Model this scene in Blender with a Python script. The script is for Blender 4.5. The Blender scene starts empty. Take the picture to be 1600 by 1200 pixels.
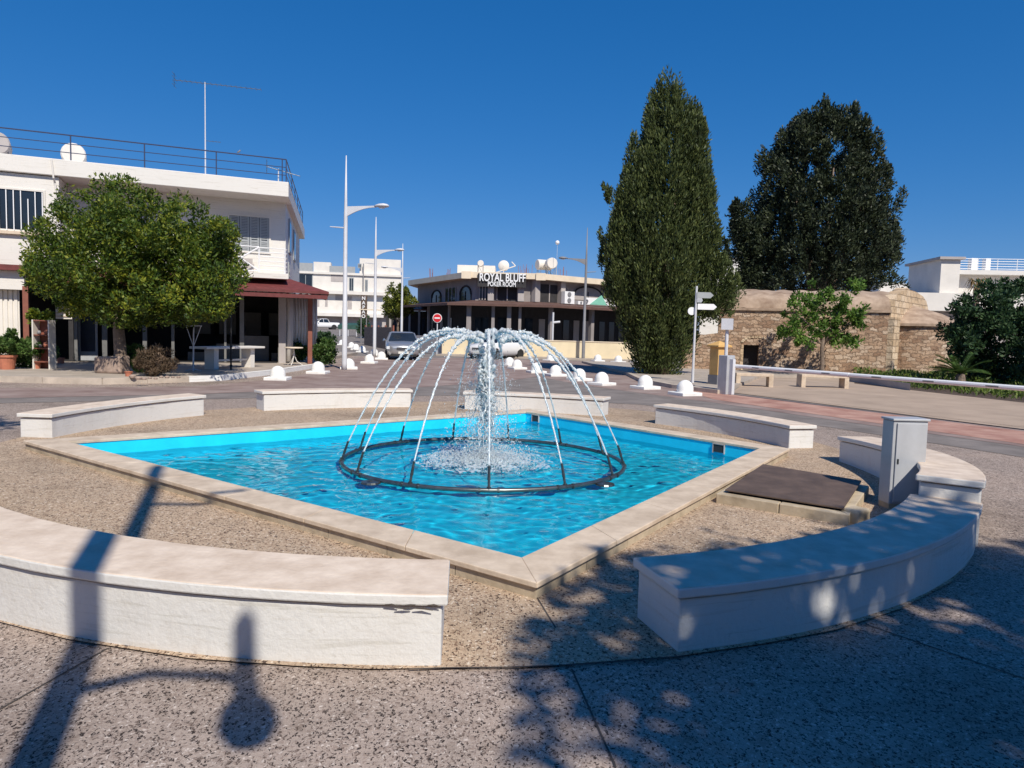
import bpy, math, random
import numpy as np
from mathutils import Vector, Matrix
from mathutils.geometry import tessellate_polygon
R = math.radians
rng = np.random.default_rng(7)
random.seed(7)
S = bpy.context.scene
COL = S.collection
# ------------------------------------------------------------------ camera
FPX, CX, CY, HZ, ROLL, EYE = 1109.0, 800.0, 600.0, 520.0, R(1.5), 1.6
PITCH = math.atan((CY - HZ) / FPX)
cd = bpy.data.cameras.new('camera')
cam = bpy.data.objects.new('camera', cd)
COL.objects.link(cam)
cd.sensor_width = 36.0
cd.lens = 36.0 * FPX / 1600.0
cd.clip_start = 0.05
cd.clip_end = 3000
cam.matrix_world = Matrix.Translation((0, 0, EYE)) @ Matrix.Rotation(R(90) - PITCH, 4, 'X') @ Matrix.Rotation(ROLL, 4, 'Z')
S.camera = cam
# ------------------------------------------------------------------ light
SUN_EL, SUN_AZ = R(46), math.atan2(0.375, -0.927)     # azimuth from +Y towards +X
w = bpy.data.worlds.new('World')
S.world = w
w.use_nodes = True
nt = w.node_tree
sky = nt.nodes.new('ShaderNodeTexSky')
sky.sky_type = 'NISHITA'
sky.sun_disc = False
sky.sun_elevation = SUN_EL
sky.sun_rotation = SUN_AZ
sky.altitude = 0
sky.air_density = 1.0
sky.dust_density = 0.0
sky.ozone_density = 5.0
bg = nt.nodes['Background']
bg.inputs['Strength'].default_value = 0.092
hsv = nt.nodes.new('ShaderNodeHueSaturation')
hsv.inputs['Saturation'].default_value = 1.28
hsv.inputs['Hue'].default_value = 0.503
nt.links.new(sky.outputs[0], hsv.inputs['Color'])
sepc, comc = nt.nodes.new('ShaderNodeSeparateColor'), nt.nodes.new('ShaderNodeCombineColor')
nt.links.new(hsv.outputs[0], sepc.inputs[0])
for ch, (k_, p_) in enumerate(((0.45, 0.97), (0.472, 0.64), (0.744, 0.60))):       # clear mediterranean sky: deep blue, little horizon glow
    m0, m1, m2 = [nt.nodes.new('ShaderNodeMath') for _ in range(3)]
    m0.operation, m1.operation, m2.operation = 'MULTIPLY', 'POWER', 'MULTIPLY'
    m0.inputs[1].default_value, m1.inputs[1].default_value, m2.inputs[1].default_value = 0.102, p_, k_ * 9.8
    nt.links.new(sepc.outputs[ch], m0.inputs[0])
    nt.links.new(m0.outputs[0], m1.inputs[0])
    nt.links.new(m1.outputs[0], m2.inputs[0])
    nt.links.new(m2.outputs[0], comc.inputs[ch])
nt.links.new(comc.outputs[0], bg.inputs['Color'])
sl = bpy.data.lights.new('sun', 'SUN')
sl.energy = 4.5
sl.angle = R(0.55)
sl.color = (1.0, 0.93, 0.82)
sun = bpy.data.objects.new('sun', sl)
COL.objects.link(sun)
sd = Vector((math.sin(SUN_AZ) * math.cos(SUN_EL), math.cos(SUN_AZ) * math.cos(SUN_EL), math.sin(SUN_EL)))
sun.rotation_euler = sd.to_track_quat('Z', 'Y').to_euler()
sun.location = sd * 60
S.view_settings.view_transform = 'Standard'
S.view_settings.look = 'None'
S.view_settings.exposure = 0.15
S.view_settings.gamma = 1.0
S.render.engine = 'CYCLES'
S.cycles.use_denoising = True
S.cycles.max_bounces = 8
S.cycles.transparent_max_bounces = 12
S.cycles.caustics_reflective = False
S.cycles.sample_clamp_indirect = 6.0


# ------------------------------------------------------------------ projecting the plan of the place
def ray(px, py):
    u, v = (px - CX) / FPX, -(py - CY) / FPX
    c, s = math.cos(ROLL), math.sin(ROLL)
    u, v = c * u - s * v, s * u + c * v
    cp, sp = math.cos(PITCH), math.sin(PITCH)
    return Vector((u, cp + sp * v, -sp + cp * v))


def G(px, py, z=0.0):
    d = ray(px, py)
    t = (z - EYE) / d.z
    return Vector((d.x * t, d.y * t, z))


def A(px, py, y):
    d = ray(px, py)
    t = y / d.y
    return Vector((d.x * t, y, EYE + d.z * t))


def terr(y):
    return 0.0 if y < 42 else 0.018 * (min(y, 240) - 42)


# ------------------------------------------------------------------ materials
def N(nt, kind, **kw):
    n = nt.nodes.new('ShaderNode' + kind)
    for k, v in kw.items():
        if k in n.inputs:
            n.inputs[k].default_value = v
        else:
            setattr(n, k, v)
    return n


def newmat(name):
    m = bpy.data.materials.new(name)
    m.use_nodes = True
    t = m.node_tree
    b = t.nodes['Principled BSDF']
    return m, t, b


def coords(t, world=False):
    if world:
        return N(t, 'NewGeometry').outputs['Position']
    return N(t, 'TexCoord').outputs['Object']


def ramp(t, stops, fac, interp='LINEAR'):
    r = N(t, 'ValToRGB')
    r.color_ramp.interpolation = interp
    el = r.color_ramp.elements
    while len(el) < len(stops):
        el.new(0.5)
    for e, (p, c) in zip(el, stops):
        e.position = p
        e.color = (c[0], c[1], c[2], 1)
    t.links.new(fac, r.inputs['Fac'])
    return r.outputs['Color']


def mix(t, a, b, fac, mode='MIX'):
    m = N(t, 'Mix', data_type='RGBA', blend_type=mode)
    for sock, v in ((m.inputs[6], a), (m.inputs[7], b), (m.inputs[0], fac)):
        if isinstance(v, (int, float)):
            sock.default_value = v
        elif isinstance(v, tuple):
            sock.default_value = (v[0], v[1], v[2], 1)
        else:
            t.links.new(v, sock)
    return m.outputs[2]


def noise(t, co, scale, detail=4, rough=0.55, dist=0.0):
    n = N(t, 'TexNoise', Scale=scale, Detail=detail, Roughness=rough, Distortion=dist)
    t.links.new(co, n.inputs['Vector'])
    return n.outputs['Fac']


def bump(t, b, h, strength=0.3, dist=0.01):
    n = N(t, 'Bump', Strength=strength, Distance=dist)
    t.links.new(h, n.inputs['Height'])
    t.links.new(n.outputs['Normal'], b.inputs['Normal'])


def sc(c, k):
    return tuple(min(1, x * k) for x in c)


def plain(name, c, rough=0.6, var=0.15, scale=3.0, metal=0.0, bmp=0.0, bscale=40, c2=None, world=False, spec=0.5):
    m, t, b = newmat(name)
    co = coords(t, world)
    f = noise(t, co, scale, 6, 0.6)
    col = ramp(t, [(0.3, sc(c, 1 - var)), (0.7, c2 or sc(c, 1 + var * 0.6))], f)
    t.links.new(col, b.inputs['Base Color'])
    b.inputs['Roughness'].default_value = rough
    b.inputs['Metallic'].default_value = metal
    b.inputs['Specular IOR Level'].default_value = spec
    if bmp:
        bump(t, b, noise(t, co, bscale, 5), bmp, 0.01)
    return m


def aggregate(name, mortar, pebbles, cell=60.0, tint=(1, 1, 1), amount=0.5):
    """washed concrete with pebbles of several colours"""
    m, t, b = newmat(name)
    co = coords(t, True)
    mp = N(t, 'Mapping')
    mp.inputs['Scale'].default_value = (1.0, 0.72, 1.0)
    t.links.new(co, mp.inputs['Vector'])
    nz = N(t, 'TexNoise', Scale=55.0, Detail=3.0)
    t.links.new(co, nz.inputs['Vector'])
    dv = N(t, 'VectorMath', operation='MULTIPLY_ADD')
    dv.inputs[1].default_value = (0.035, 0.035, 0.0)
    t.links.new(nz.outputs['Color'], dv.inputs[0])
    t.links.new(mp.outputs[0], dv.inputs[2])
    v = N(t, 'TexVoronoi', Scale=cell, feature='F1')
    v.voronoi_dimensions = '2D'
    t.links.new(dv.outputs[0], v.inputs['Vector'])
    sp = N(t, 'SeparateColor')
    t.links.new(v.outputs['Color'], sp.inputs[0])
    peb = ramp(t, pebbles, sp.outputs[0], 'CONSTANT')
    # pebble mask: inside a radius that varies per cell
    rad = N(t, 'Math', operation='MULTIPLY_ADD')
    rad.inputs[1].default_value = 0.35
    rad.inputs[2].default_value = 0.12 + 0.2 * amount
    t.links.new(sp.outputs[1], rad.inputs[0])
    mr = N(t, 'MapRange')
    sub = N(t, 'Math', operation='SUBTRACT')
    t.links.new(v.outputs['Distance'], sub.inputs[0])
    t.links.new(rad.outputs[0], sub.inputs[1])
    mr.inputs['From Min'].default_value = -0.06
    mr.inputs['From Max'].default_value = 0.06
    mr.inputs['To Min'].default_value = 1
    mr.inputs['To Max'].default_value = 0
    t.links.new(sub.outputs[0], mr.inputs['Value'])
    fine = noise(t, co, 220, 3)
    mort = ramp(t, [(0.3, sc(mortar, 0.7)), (0.7, sc(mortar, 1.25))], fine)
    col = mix(t, mort, peb, mr.outputs[0])
    big = noise(t, co, 0.55, 7, 0.65)
    stain = ramp(t, [(0.32, (0.66, 0.64, 0.62)), (0.47, (0.97, 0.96, 0.95)), (0.72, (1.16, 1.11, 1.06))], big)
    col = mix(t, col, stain, 1.0, 'MULTIPLY')
    spot = noise(t, co, 9, 3, 0.5)
    col = mix(t, col, ramp(t, [(0.27, (0.72, 0.7, 0.68)), (0.42, (1, 1, 1))], spot), 1.0, 'MULTIPLY')
    col = mix(t, col, tint, 1.0, 'MULTIPLY')
    t.links.new(col, b.inputs['Base Color'])
    b.inputs['Roughness'].default_value = 0.85
    b.inputs['Specular IOR Level'].default_value = 0.25
    bump(t, b, mr.outputs[0], 0.55, 0.006)
    return m


def paintmat(name, c=(0.80, 0.79, 0.76), dirt=(0.50, 0.45, 0.38), amt=0.35, scale=1.6, bmp=0.25):
    m, t, b = newmat(name)
    co = coords(t)
    mp = N(t, 'Mapping')
    mp.inputs['Scale'].default_value = (1, 1, 0.45)
    t.links.new(co, mp.inputs['Vector'])
    f = noise(t, mp.outputs[0], scale, 8, 0.7)
    g = noise(t, co, scale * 9, 5, 0.7)
    fac = ramp(t, [(0.52, (0, 0, 0)), (0.85, (amt, amt, amt))], f)
    col = mix(t, c, dirt, fac)
    col = mix(t, col, ramp(t, [(0.30, (0.80, 0.77, 0.72)), (0.40, (1, 1, 1))], g), 0.6, 'MULTIPLY')
    m3 = N(t, 'Mapping')
    m3.inputs['Scale'].default_value = (0.5, 0.5, 9.0)
    t.links.new(co, m3.inputs['Vector'])
    st = noise(t, m3.outputs[0], 2.2, 5, 0.6, 0.3)
    col = mix(t, col, ramp(t, [(0.36, (0.84, 0.83, 0.80)), (0.42, (1, 1, 1)), (0.60, (1, 1, 1)), (0.66, (0.92, 0.90, 0.87))], st), 0.8, 'MULTIPLY')
    t.links.new(col, b.inputs['Base Color'])
    b.inputs['Roughness'].default_value = 0.62
    bump(t, b, noise(t, co, 26, 7, 0.65), bmp, 0.012)
    return m


def leafmat(name, dark, mid, light, trans=0.25, clump=1.4):
    m, t, b = newmat(name)
    geo = N(t, 'NewGeometry')
    cl = noise(t, geo.outputs['Position'], clump, 3)
    ad = N(t, 'Math', operation='MULTIPLY_ADD')
    ad.inputs[1].default_value = 0.55
    t.links.new(geo.outputs['Random Per Island'], ad.inputs[0])
    m2 = N(t, 'Math', operation='MULTIPLY_ADD')
    m2.inputs[1].default_value = 1.3
    m2.inputs[2].default_value = -0.42
    t.links.new(cl, m2.inputs[0])
    t.links.new(m2.outputs[0], ad.inputs[2])
    col = ramp(t, [(0.05, dark), (0.5, mid), (0.95, light)], ad.outputs[0])
    t.links.new(col, b.inputs['Base Color'])
    b.inputs['Roughness'].default_value = 0.55
    b.inputs['Specular IOR Level'].default_value = 0.35
    tr = N(t, 'BsdfTranslucent')
    t.links.new(col, tr.inputs['Color'])
    ms = N(t, 'MixShader')
    ms.inputs[0].default_value = trans
    out = t.nodes['Material Output']
    t.links.new(b.outputs[0], ms.inputs[1])
    t.links.new(tr.outputs[0], ms.inputs[2])
    t.links.new(ms.outputs[0], out.inputs['Surface'])
    return m


def stonewall(name, cols, mortar, bw=0.5, bh=0.25, rough_amt=0.10, upright=True):
    """coursed rubble: brick pattern bent by noise; object coords, x along the wall, z up"""
    m, t, b = newmat(name)
    co = coords(t)
    nz = N(t, 'TexNoise', Scale=2.2, Detail=5.0, Roughness=0.7)
    t.links.new(co, nz.inputs['Vector'])
    dv = N(t, 'VectorMath', operation='MULTIPLY_ADD')
    dv.inputs[1].default_value = (rough_amt * 2.5,) * 3
    t.links.new(nz.outputs['Color'], dv.inputs[0])
    t.links.new(co, dv.inputs[2])
    sx = N(t, 'SeparateXYZ')
    t.links.new(dv.outputs[0], sx.inputs[0])
    cb = N(t, 'CombineXYZ')
    t.links.new(sx.outputs[0], cb.inputs[0])
    t.links.new(sx.outputs[2], cb.inputs[1])
    br = N(t, 'TexBrick', Scale=1.0)
    br.inputs['Brick Width'].default_value = bw
    br.inputs['Row Height'].default_value = bh
    br.inputs['Mortar Size'].default_value = 0.02
    br.inputs['Mortar Smooth'].default_value = 0.5
    br.inputs['Color1'].default_value = (0, 0, 0, 1)
    br.inputs['Color2'].default_value = (1, 1, 1, 1)
    br.inputs['Mortar'].default_value = (0.5, 0.5, 0.5, 1)
    t.links.new(cb.outputs[0], br.inputs['Vector'])
    col = ramp(t, cols, br.outputs['Color'])
    col = mix(t, col, mortar, br.outputs['Fac'])
    g = noise(t, co, 3.0, 8, 0.75)
    col = mix(t, col, ramp(t, [(0.3, (0.45, 0.42, 0.40)), (0.48, (1, 1, 1)), (0.8, (1.25, 1.2, 1.12))], g), 0.9, 'MULTIPLY')
    t.links.new(col, b.inputs['Base Color'])
    b.inputs['Roughness'].default_value = 0.9
    h = N(t, 'Math', operation='MULTIPLY_ADD')
    h.inputs[1].default_value = -1.0
    t.links.new(br.outputs['Fac'], h.inputs[0])
    t.links.new(noise(t, co, 9, 6, 0.7), h.inputs[2])
    bump(t, b, h.outputs[0], 0.9, 0.06)
    return m


M = {}
M['road'] = aggregate('road_aggregate', (0.41, 0.335, 0.285), [(0.0, (0.045, 0.034, 0.030)), (0.22, (0.15, 0.112, 0.092)), (0.40, (0.32, 0.25, 0.21)), (0.64, (0.43, 0.35, 0.30)), (0.90, (0.60, 0.52, 0.46))], 98, amount=0.55)
M['island'] = aggregate('island_aggregate', (0.50, 0.385, 0.275), [(0.0, (0.07, 0.045, 0.033)), (0.18, (0.22, 0.14, 0.095)), (0.38, (0.42, 0.305, 0.215)), (0.70, (0.53, 0.41, 0.295)), (0.92, (0.72, 0.62, 0.50))], 84, amount=0.55)
M['asphalt'] = plain('asphalt_worn', (0.225, 0.198, 0.182), 0.9, 0.30, 1.3, bmp=0.5, bscale=160, world=True, spec=0.2)
M['red'] = plain('red_street_paving', (0.295, 0.20, 0.175), 0.85, 0.32, 1.1, bmp=0.3, bscale=60, c2=(0.36, 0.285, 0.255), world=True, spec=0.2)
M['red2'] = plain('red_band_paving', (0.44, 0.21, 0.165), 0.85, 0.3, 1.6, bmp=0.3, bscale=60, c2=(0.52, 0.33, 0.26), world=True, spec=0.2)
M['plaza'] = plain('plaza_concrete', (0.42, 0.325, 0.25), 0.9, 0.18, 0.9, bmp=0.4, bscale=90, world=True, spec=0.2)
M['pave'] = plain('pavement_concrete', (0.42, 0.36, 0.30), 0.85, 0.22, 1.5, bmp=0.3, bscale=50, world=True)
M['kerb_beige'] = plain('kerb_stone', (0.52, 0.44, 0.36), 0.85, 0.3, 2.0, bmp=0.3)
M['white'] = paintmat('white_wall_paint', (0.73, 0.70, 0.65), amt=0.15, bmp=0.1)
M['bench_paint'] = paintmat('white_bench_paint', (0.69, 0.68, 0.655), (0.46, 0.40, 0.33), 0.45, 2.2, 0.45)
M['bench_top'] = plain('bench_top_stone', (0.74, 0.58, 0.44), 0.75, 0.22, 6.0, bmp=0.4, bscale=30, c2=(0.80, 0.67, 0.54))
M['coping'] = plain('coping_travertine', (0.62, 0.485, 0.35), 0.7, 0.22, 5.0, bmp=0.3, bscale=35, c2=(0.72, 0.59, 0.45))
M['coping_side'] = plain('coping_side_stone', (0.50, 0.40, 0.27), 0.8, 0.35, 4.0, bmp=0.4, bscale=25, c2=(0.60, 0.50, 0.36))
M['cyan'] = plain('cyan_pool_paint', (0.01, 0.66, 0.94), 0.5, 0.12, 3.0, world=True)
M['steel'] = plain('galvanised_steel', (0.16, 0.17, 0.17), 0.35, 0.4, 9.0, metal=0.8)
M['nozzle'] = plain('nozzle_steel', (0.10, 0.11, 0.11), 0.3, 0.5, 20.0, metal=0.7)
M['boxgrey'] = plain('cabinet_grey_paint', (0.46, 0.475, 0.50), 0.42, 0.16, 3.0, metal=0.1)
M['hatch'] = plain('rusted_hatch_steel', (0.125, 0.085, 0.062), 0.6, 0.35, 5.0, bmp=0.2)
M['greypaint'] = plain('grey_pole_paint', (0.62, 0.63, 0.66), 0.4, 0.08)
M['darkpole'] = plain('dark_grey_pole', (0.22, 0.22, 0.23), 0.5, 0.1)
M['maroon'] = plain('maroon_tile_awning', (0.155, 0.035, 0.033), 0.7, 0.25, 5.0, bmp=0.3, bscale=20)
M['brown'] = plain('brown_red_wood', (0.25, 0.085, 0.055), 0.6, 0.2, 6.0)
M['navyrail'] = plain('blue_grey_rail_paint', (0.045, 0.06, 0.12), 0.5, 0.1)
M['winglass'] = plain('dark_window_glass', (0.02, 0.028, 0.04), 0.08, 0.3, 1.0)
M['shutter'] = plain('grey_shutter_slats', (0.34, 0.36, 0.37), 0.6, 0.1)
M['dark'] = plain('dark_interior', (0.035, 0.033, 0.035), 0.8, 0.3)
M['darkblue'] = plain('dark_blue_panel', (0.02, 0.035, 0.07), 0.3, 0.3)
M['cream'] = plain('cream_wall_paint', (0.80, 0.68, 0.46), 0.8, 0.10, 1.2, bmp=0.1)
M['creamfascia'] = plain('cream_fascia', (0.78, 0.66, 0.50), 0.8, 0.12, 1.0)
M['greywall'] = plain('grey_render_wall', (0.44, 0.40, 0.38), 0.8, 0.15, 1.0)
M['offwhite'] = plain('off_white_render', (0.74, 0.70, 0.64), 0.8, 0.10, 0.8)
M['terracotta'] = plain('terracotta_clay', (0.48, 0.17, 0.10), 0.75, 0.2, 6.0)
M['bark'] = plain('grey_brown_bark', (0.20, 0.15, 0.115), 0.9, 0.5, 8.0, bmp=0.9, bscale=18)
M['rubber'] = plain('black_rubber', (0.02, 0.02, 0.02), 0.7, 0.2)
M['silver'] = plain('silver_car_paint', (0.48, 0.49, 0.50), 0.28, 0.04, 2.0, metal=0.7)
M['whitecar'] = plain('white_car_paint', (0.78, 0.78, 0.78), 0.25, 0.03)
M['rim'] = plain('alloy_rim', (0.5, 0.5, 0.52), 0.3, 0.1, metal=0.8)
M['lampglass'] = plain('headlight_glass', (0.65, 0.68, 0.70), 0.1, 0.15, 12)
M['plate'] = plain('plate_white', (0.75, 0.74, 0.68), 0.4, 0.03)
M['signred'] = plain('sign_red', (0.60, 0.02, 0.03), 0.4, 0.05)
M['signwhite'] = plain('sign_white', (0.85, 0.85, 0.85), 0.4, 0.03)
M['yellowstone'] = plain('ochre_painted_plaster', (0.66, 0.40, 0.14), 0.8, 0.15, 3.0, bmp=0.2)
M['bollard'] = paintmat('bollard_white_paint', (0.84, 0.83, 0.80), (0.4, 0.36, 0.32), 0.3, 3.0, 0.15)
M['rock'] = plain('rough_boulder', (0.36, 0.27, 0.22), 0.9, 0.4, 4.0, bmp=0.8, bscale=12)
M['shopcol'] = plain('shade_darkened_shopfront', (0.17, 0.17, 0.165), 0.6, 0.2)  # shade of awning and tree is put into this dark colour
M['arcwall'] = plain('arcade_grey_render', (0.30, 0.27, 0.26), 0.8, 0.2, 1.0)
M['arcroof'] = plain('arcade_lean_to_roof', (0.13, 0.07, 0.055), 0.8, 0.25, 2.0)
M['mint'] = plain('mint_canvas', (0.22, 0.55, 0.42), 0.8, 0.1)
M['greencloth'] = plain('dark_green_canvas', (0.03, 0.09, 0.07), 0.7, 0.3)
M['soil'] = plain('dark_soil', (0.09, 0.06, 0.045), 0.95, 0.4, 8)
M['wallstone'] = stonewall('chapel_rubble_wall', [(0.0, (0.27, 0.165, 0.105)), (0.35, (0.42, 0.285, 0.19)), (0.7, (0.48, 0.345, 0.24)), (1.0, (0.58, 0.46, 0.35))], (0.30, 0.205, 0.14), 0.36, 0.17, 0.20)
M['ashlar'] = stonewall('chapel_pale_ashlar', [(0.0, (0.50, 0.36, 0.22)), (0.5, (0.62, 0.47, 0.31)), (1.0, (0.70, 0.56, 0.40))], (0.36, 0.26, 0.17), 0.6, 0.3, 0.05)
M['vault'] = plain('chapel_roof_plaster', (0.42, 0.28, 0.19), 0.9, 0.45, 1.6, bmp=0.9, bscale=9, c2=(0.50, 0.38, 0.28))
M['leaf_orange'] = leafmat('orange_tree_leaf', (0.014, 0.034, 0.008), (0.072, 0.128, 0.014), (0.30, 0.31, 0.025), 0.28, 1.5)
M['leaf_cyp'] = leafmat('cypress_foliage', (0.014, 0.024, 0.009), (0.066, 0.092, 0.026), (0.16, 0.185, 0.055), 0.12, 2.4)
M['leaf_dark'] = leafmat('dark_cypress_foliage', (0.010, 0.016, 0.009), (0.032, 0.046, 0.021), (0.078, 0.096, 0.042), 0.10, 1.6)
M['leaf_fresh'] = leafmat('fresh_green_leaf', (0.03, 0.07, 0.01), (0.10, 0.20, 0.03), (0.24, 0.36, 0.07), 0.35, 2.0)
M['leaf_shrub'] = leafmat('shrub_leaf', (0.012, 0.035, 0.014), (0.035, 0.08, 0.03), (0.09, 0.15, 0.055), 0.2, 1.5)
M['leaf_pot'] = leafmat('pot_plant_leaf', (0.02, 0.05, 0.01), (0.07, 0.14, 0.03), (0.17, 0.25, 0.07), 0.3, 3.0)
M['leaf_dry'] = leafmat('dry_shrub_twig', (0.05, 0.035, 0.02), (0.13, 0.09, 0.055), (0.24, 0.16, 0.11), 0.15, 2.5)
M['leaf_grass'] = leafmat('ground_cover_leaf', (0.03, 0.06, 0.01), (0.11, 0.17, 0.03), (0.24, 0.30, 0.06), 0.3, 1.0)
M['leaf_yellow'] = leafmat('yellow_green_leaf', (0.04, 0.06, 0.01), (0.15, 0.18, 0.025), (0.30, 0.30, 0.05), 0.3, 0.9)
M['dryfrond'] = plain('dry_palm_frond', (0.30, 0.20, 0.08), 0.8, 0.3)

m, t, b = newmat('pool_water')
for n_ in list(t.nodes):
    if n_.type == 'BSDF_PRINCIPLED':
        t.nodes.remove(n_)
gl = N(t, 'BsdfRefraction', IOR=1.33, Roughness=0.0)
gs = N(t, 'BsdfGlossy', Roughness=0.03)
fr = N(t, 'Fresnel', IOR=1.33)
gl.inputs['Color'].default_value = (0.93, 1.0, 1.0, 1)
ms = N(t, 'MixShader')
t.links.new(fr.outputs[0], ms.inputs[0])
t.links.new(gl.outputs[0], ms.inputs[1])
t.links.new(gs.outputs[0], ms.inputs[2])
t.links.new(ms.outputs[0], t.nodes['Material Output'].inputs['Surface'])
M['water'] = m
m, t, b = newmat('jet_water')
b.inputs['Base Color'].default_value = (0.93, 0.98, 1.0, 1)
b.inputs['Roughness'].default_value = 0.08
b.inputs['IOR'].default_value = 1.33
b.inputs['Transmission Weight'].default_value = 0.5
b.inputs['Specular IOR Level'].default_value = 0.8
bump(t, b, noise(t, coords(t), 30, 3), 0.4, 0.02)
M['jet'] = m
m, t, b = newmat('foam_water')
b.inputs['Base Color'].default_value = (0.85, 0.92, 0.96, 1)
b.inputs['Roughness'].default_value = 0.25
b.inputs['Transmission Weight'].default_value = 0.5
b.inputs['IOR'].default_value = 1.33
M['foam'] = m


# ------------------------------------------------------------------ objects
WORG = {}


def tag(o, label=None, cat=None, group=None, kind=None):
    if label:
        o['label'] = label
    if cat:
        o['category'] = cat
    if group:
        o['group'] = group
    if kind:
        o['kind'] = kind
    return o


def thing(name, label, cat, loc=(0, 0, 0), group=None):
    o = bpy.data.objects.new(name, None)
    o.empty_display_size = 0.3
    COL.objects.link(o)
    o.location = loc
    WORG[o.name] = Vector(loc)
    return tag(o, label, cat, group)


class MB:
    def __init__(s):
        s.v, s.f, s.mi, s.cur = [], [], [], 0

    def poly(s, pts, quads):
        k = len(s.v)
        s.v += [tuple(p) for p in pts]
        for q in quads:
            s.f.append(tuple(k + i for i in q))
            s.mi.append(s.cur)
        return s

    def hexa(s, p):      # p: 4 bottom + 4 top, ccw seen from above
        return s.poly(p, [(3, 2, 1, 0), (4, 5, 6, 7), (0, 1, 5, 4), (1, 2, 6, 5), (2, 3, 7, 6), (3, 0, 4, 7)])

    def box(s, x0, x1, y0, y1, z0, z1):
        return s.hexa([(x0, y0, z0), (x1, y0, z0), (x1, y1, z0), (x0, y1, z0), (x0, y0, z1), (x1, y0, z1), (x1, y1, z1), (x0, y1, z1)])

    def cbox(s, c, sx, sy, sz, rz=0.0):
        c_, s_ = math.cos(rz), math.sin(rz)
        P = []
        for z in (0, sz):
            for (a, b_) in ((-1, -1), (1, -1), (1, 1), (-1, 1)):
                x, y = a * sx / 2, b_ * sy / 2
                P.append((c[0] + c_ * x - s_ * y, c[1] + s_ * x + c_ * y, c[2] + z))
        return s.hexa(P)

    def prism(s, poly, z0, z1):
        """poly ccw list of (x,y) ; z0,z1 numbers or lists"""
        n = len(poly)
        a = z0 if isinstance(z0, (list, tuple)) else [z0] * n
        b_ = z1 if isinstance(z1, (list, tuple)) else [z1] * n
        P = [(p[0], p[1], a[i]) for i, p in enumerate(poly)] + [(p[0], p[1], b_[i]) for i, p in enumerate(poly)]
        F = [tuple(range(n - 1, -1, -1)), tuple(range(n, 2 * n))]
        F += [(i, (i + 1) % n, n + (i + 1) % n, n + i) for i in range(n)]
        return s.poly(P, F)

    def tube(s, pts, rad, n=8, cap=True):
        pts = [Vector(p) for p in pts]
        if isinstance(rad, (int, float)):
            rad = [rad] * len(pts)
        k = len(s.v)
        prev = None
        for i, p in enumerate(pts):
            d = (pts[min(i + 1, len(pts) - 1)] - pts[max(i - 1, 0)])
            d = d.normalized() if d.length > 1e-9 else Vector((0, 0, 1))
            if prev is None:
                a = d.orthogonal().normalized()
            else:
                a = (prev - d * prev.dot(d)).normalized()
            prev = a
            b_ = d.cross(a)
            for j in range(n):
                th = 2 * math.pi * j / n
                s.v.append(tuple(p + (a * math.cos(th) + b_ * math.sin(th)) * rad[i]))
        for i in range(len(pts) - 1):
            for j in range(n):
                s.f.append((k + i * n + j, k + i * n + (j + 1) % n, k + (i + 1) * n + (j + 1) % n, k + (i + 1) * n + j))
                s.mi.append(s.cur)
        if cap:
            s.f.append(tuple(k + j for j in range(n - 1, -1, -1)))
            s.mi.append(s.cur)
            e = k + (len(pts) - 1) * n
            s.f.append(tuple(e + j for j in range(n)))
            s.mi.append(s.cur)
        return s

    def lathe(s, c, prof, n=20, axis='z', start=0.0, sweep=2 * math.pi):
        full = abs(sweep - 2 * math.pi) < 1e-6
        k = len(s.v)
        c = Vector(c)
        m_ = n if full else n + 1
        for (r, h) in prof:
            for j in range(m_):
                th = start + sweep * j / n
                x, y = r * math.cos(th), r * math.sin(th)
                p = (x, y, h) if axis == 'z' else ((x, h, y) if axis == 'y' else (h, x, y))
                s.v.append(tuple(c + Vector(p)))
        for i in range(len(prof) - 1):
            for j in range(n):
                j2 = (j + 1) % m_
                q = (k + i * m_ + j, k + i * m_ + j2, k + (i + 1) * m_ + j2, k + (i + 1) * m_ + j)
                s.f.append(q if axis != 'y' else q[::-1])
                s.mi.append(s.cur)
        return s

    def build(s, name, mat, parent=None, smooth=False, bevel=0.0, origin=None, subsurf=0, local=False, rep=True):
        me = bpy.data.meshes.new(name)
        if parent is not None:
            org = Vector((0, 0, 0)) if local else WORG.get(parent.name, Vector((0, 0, 0)))
        elif origin is not None:
            org = Vector(origin)
        else:
            a = np.array(s.v)
            org = Vector(((a[:, 0].min() + a[:, 0].max()) / 2, (a[:, 1].min() + a[:, 1].max()) / 2, a[:, 2].min()))
        me.from_pydata([(p[0] - org.x, p[1] - org.y, p[2] - org.z) for p in s.v], [], s.f)
        mats = mat if isinstance(mat, list) else [mat]
        for q in mats:
            me.materials.append(q)
        if len(mats) > 1:
            me.polygons.foreach_set('material_index', s.mi)
        if smooth:
            me.polygons.foreach_set('use_smooth', [True] * len(me.polygons))
        me.update()
        o = bpy.data.objects.new(name, me)
        COL.objects.link(o)
        if parent is not None:
            o.parent = parent
            WORG[o.name] = org
        else:
            o.location = org
            WORG[o.name] = org
        if bevel:
            md = o.modifiers.new('bevel', 'BEVEL')
            md.width = bevel
            md.segments = 2
            md.limit_method = 'ANGLE'
            md.angle_limit = R(40)
        if subsurf:
            md = o.modifiers.new('sub', 'SUBSURF')
            md.levels = md.render_levels = subsurf
        return o


def struct(o):
    o['kind'] = 'structure'
    return o


def copy_tree(o, parent=None):
    c = o.copy()
    COL.objects.link(c)
    c.parent = parent
    for ch in list(o.children):
        copy_tree(ch, c)
    return c


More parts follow.
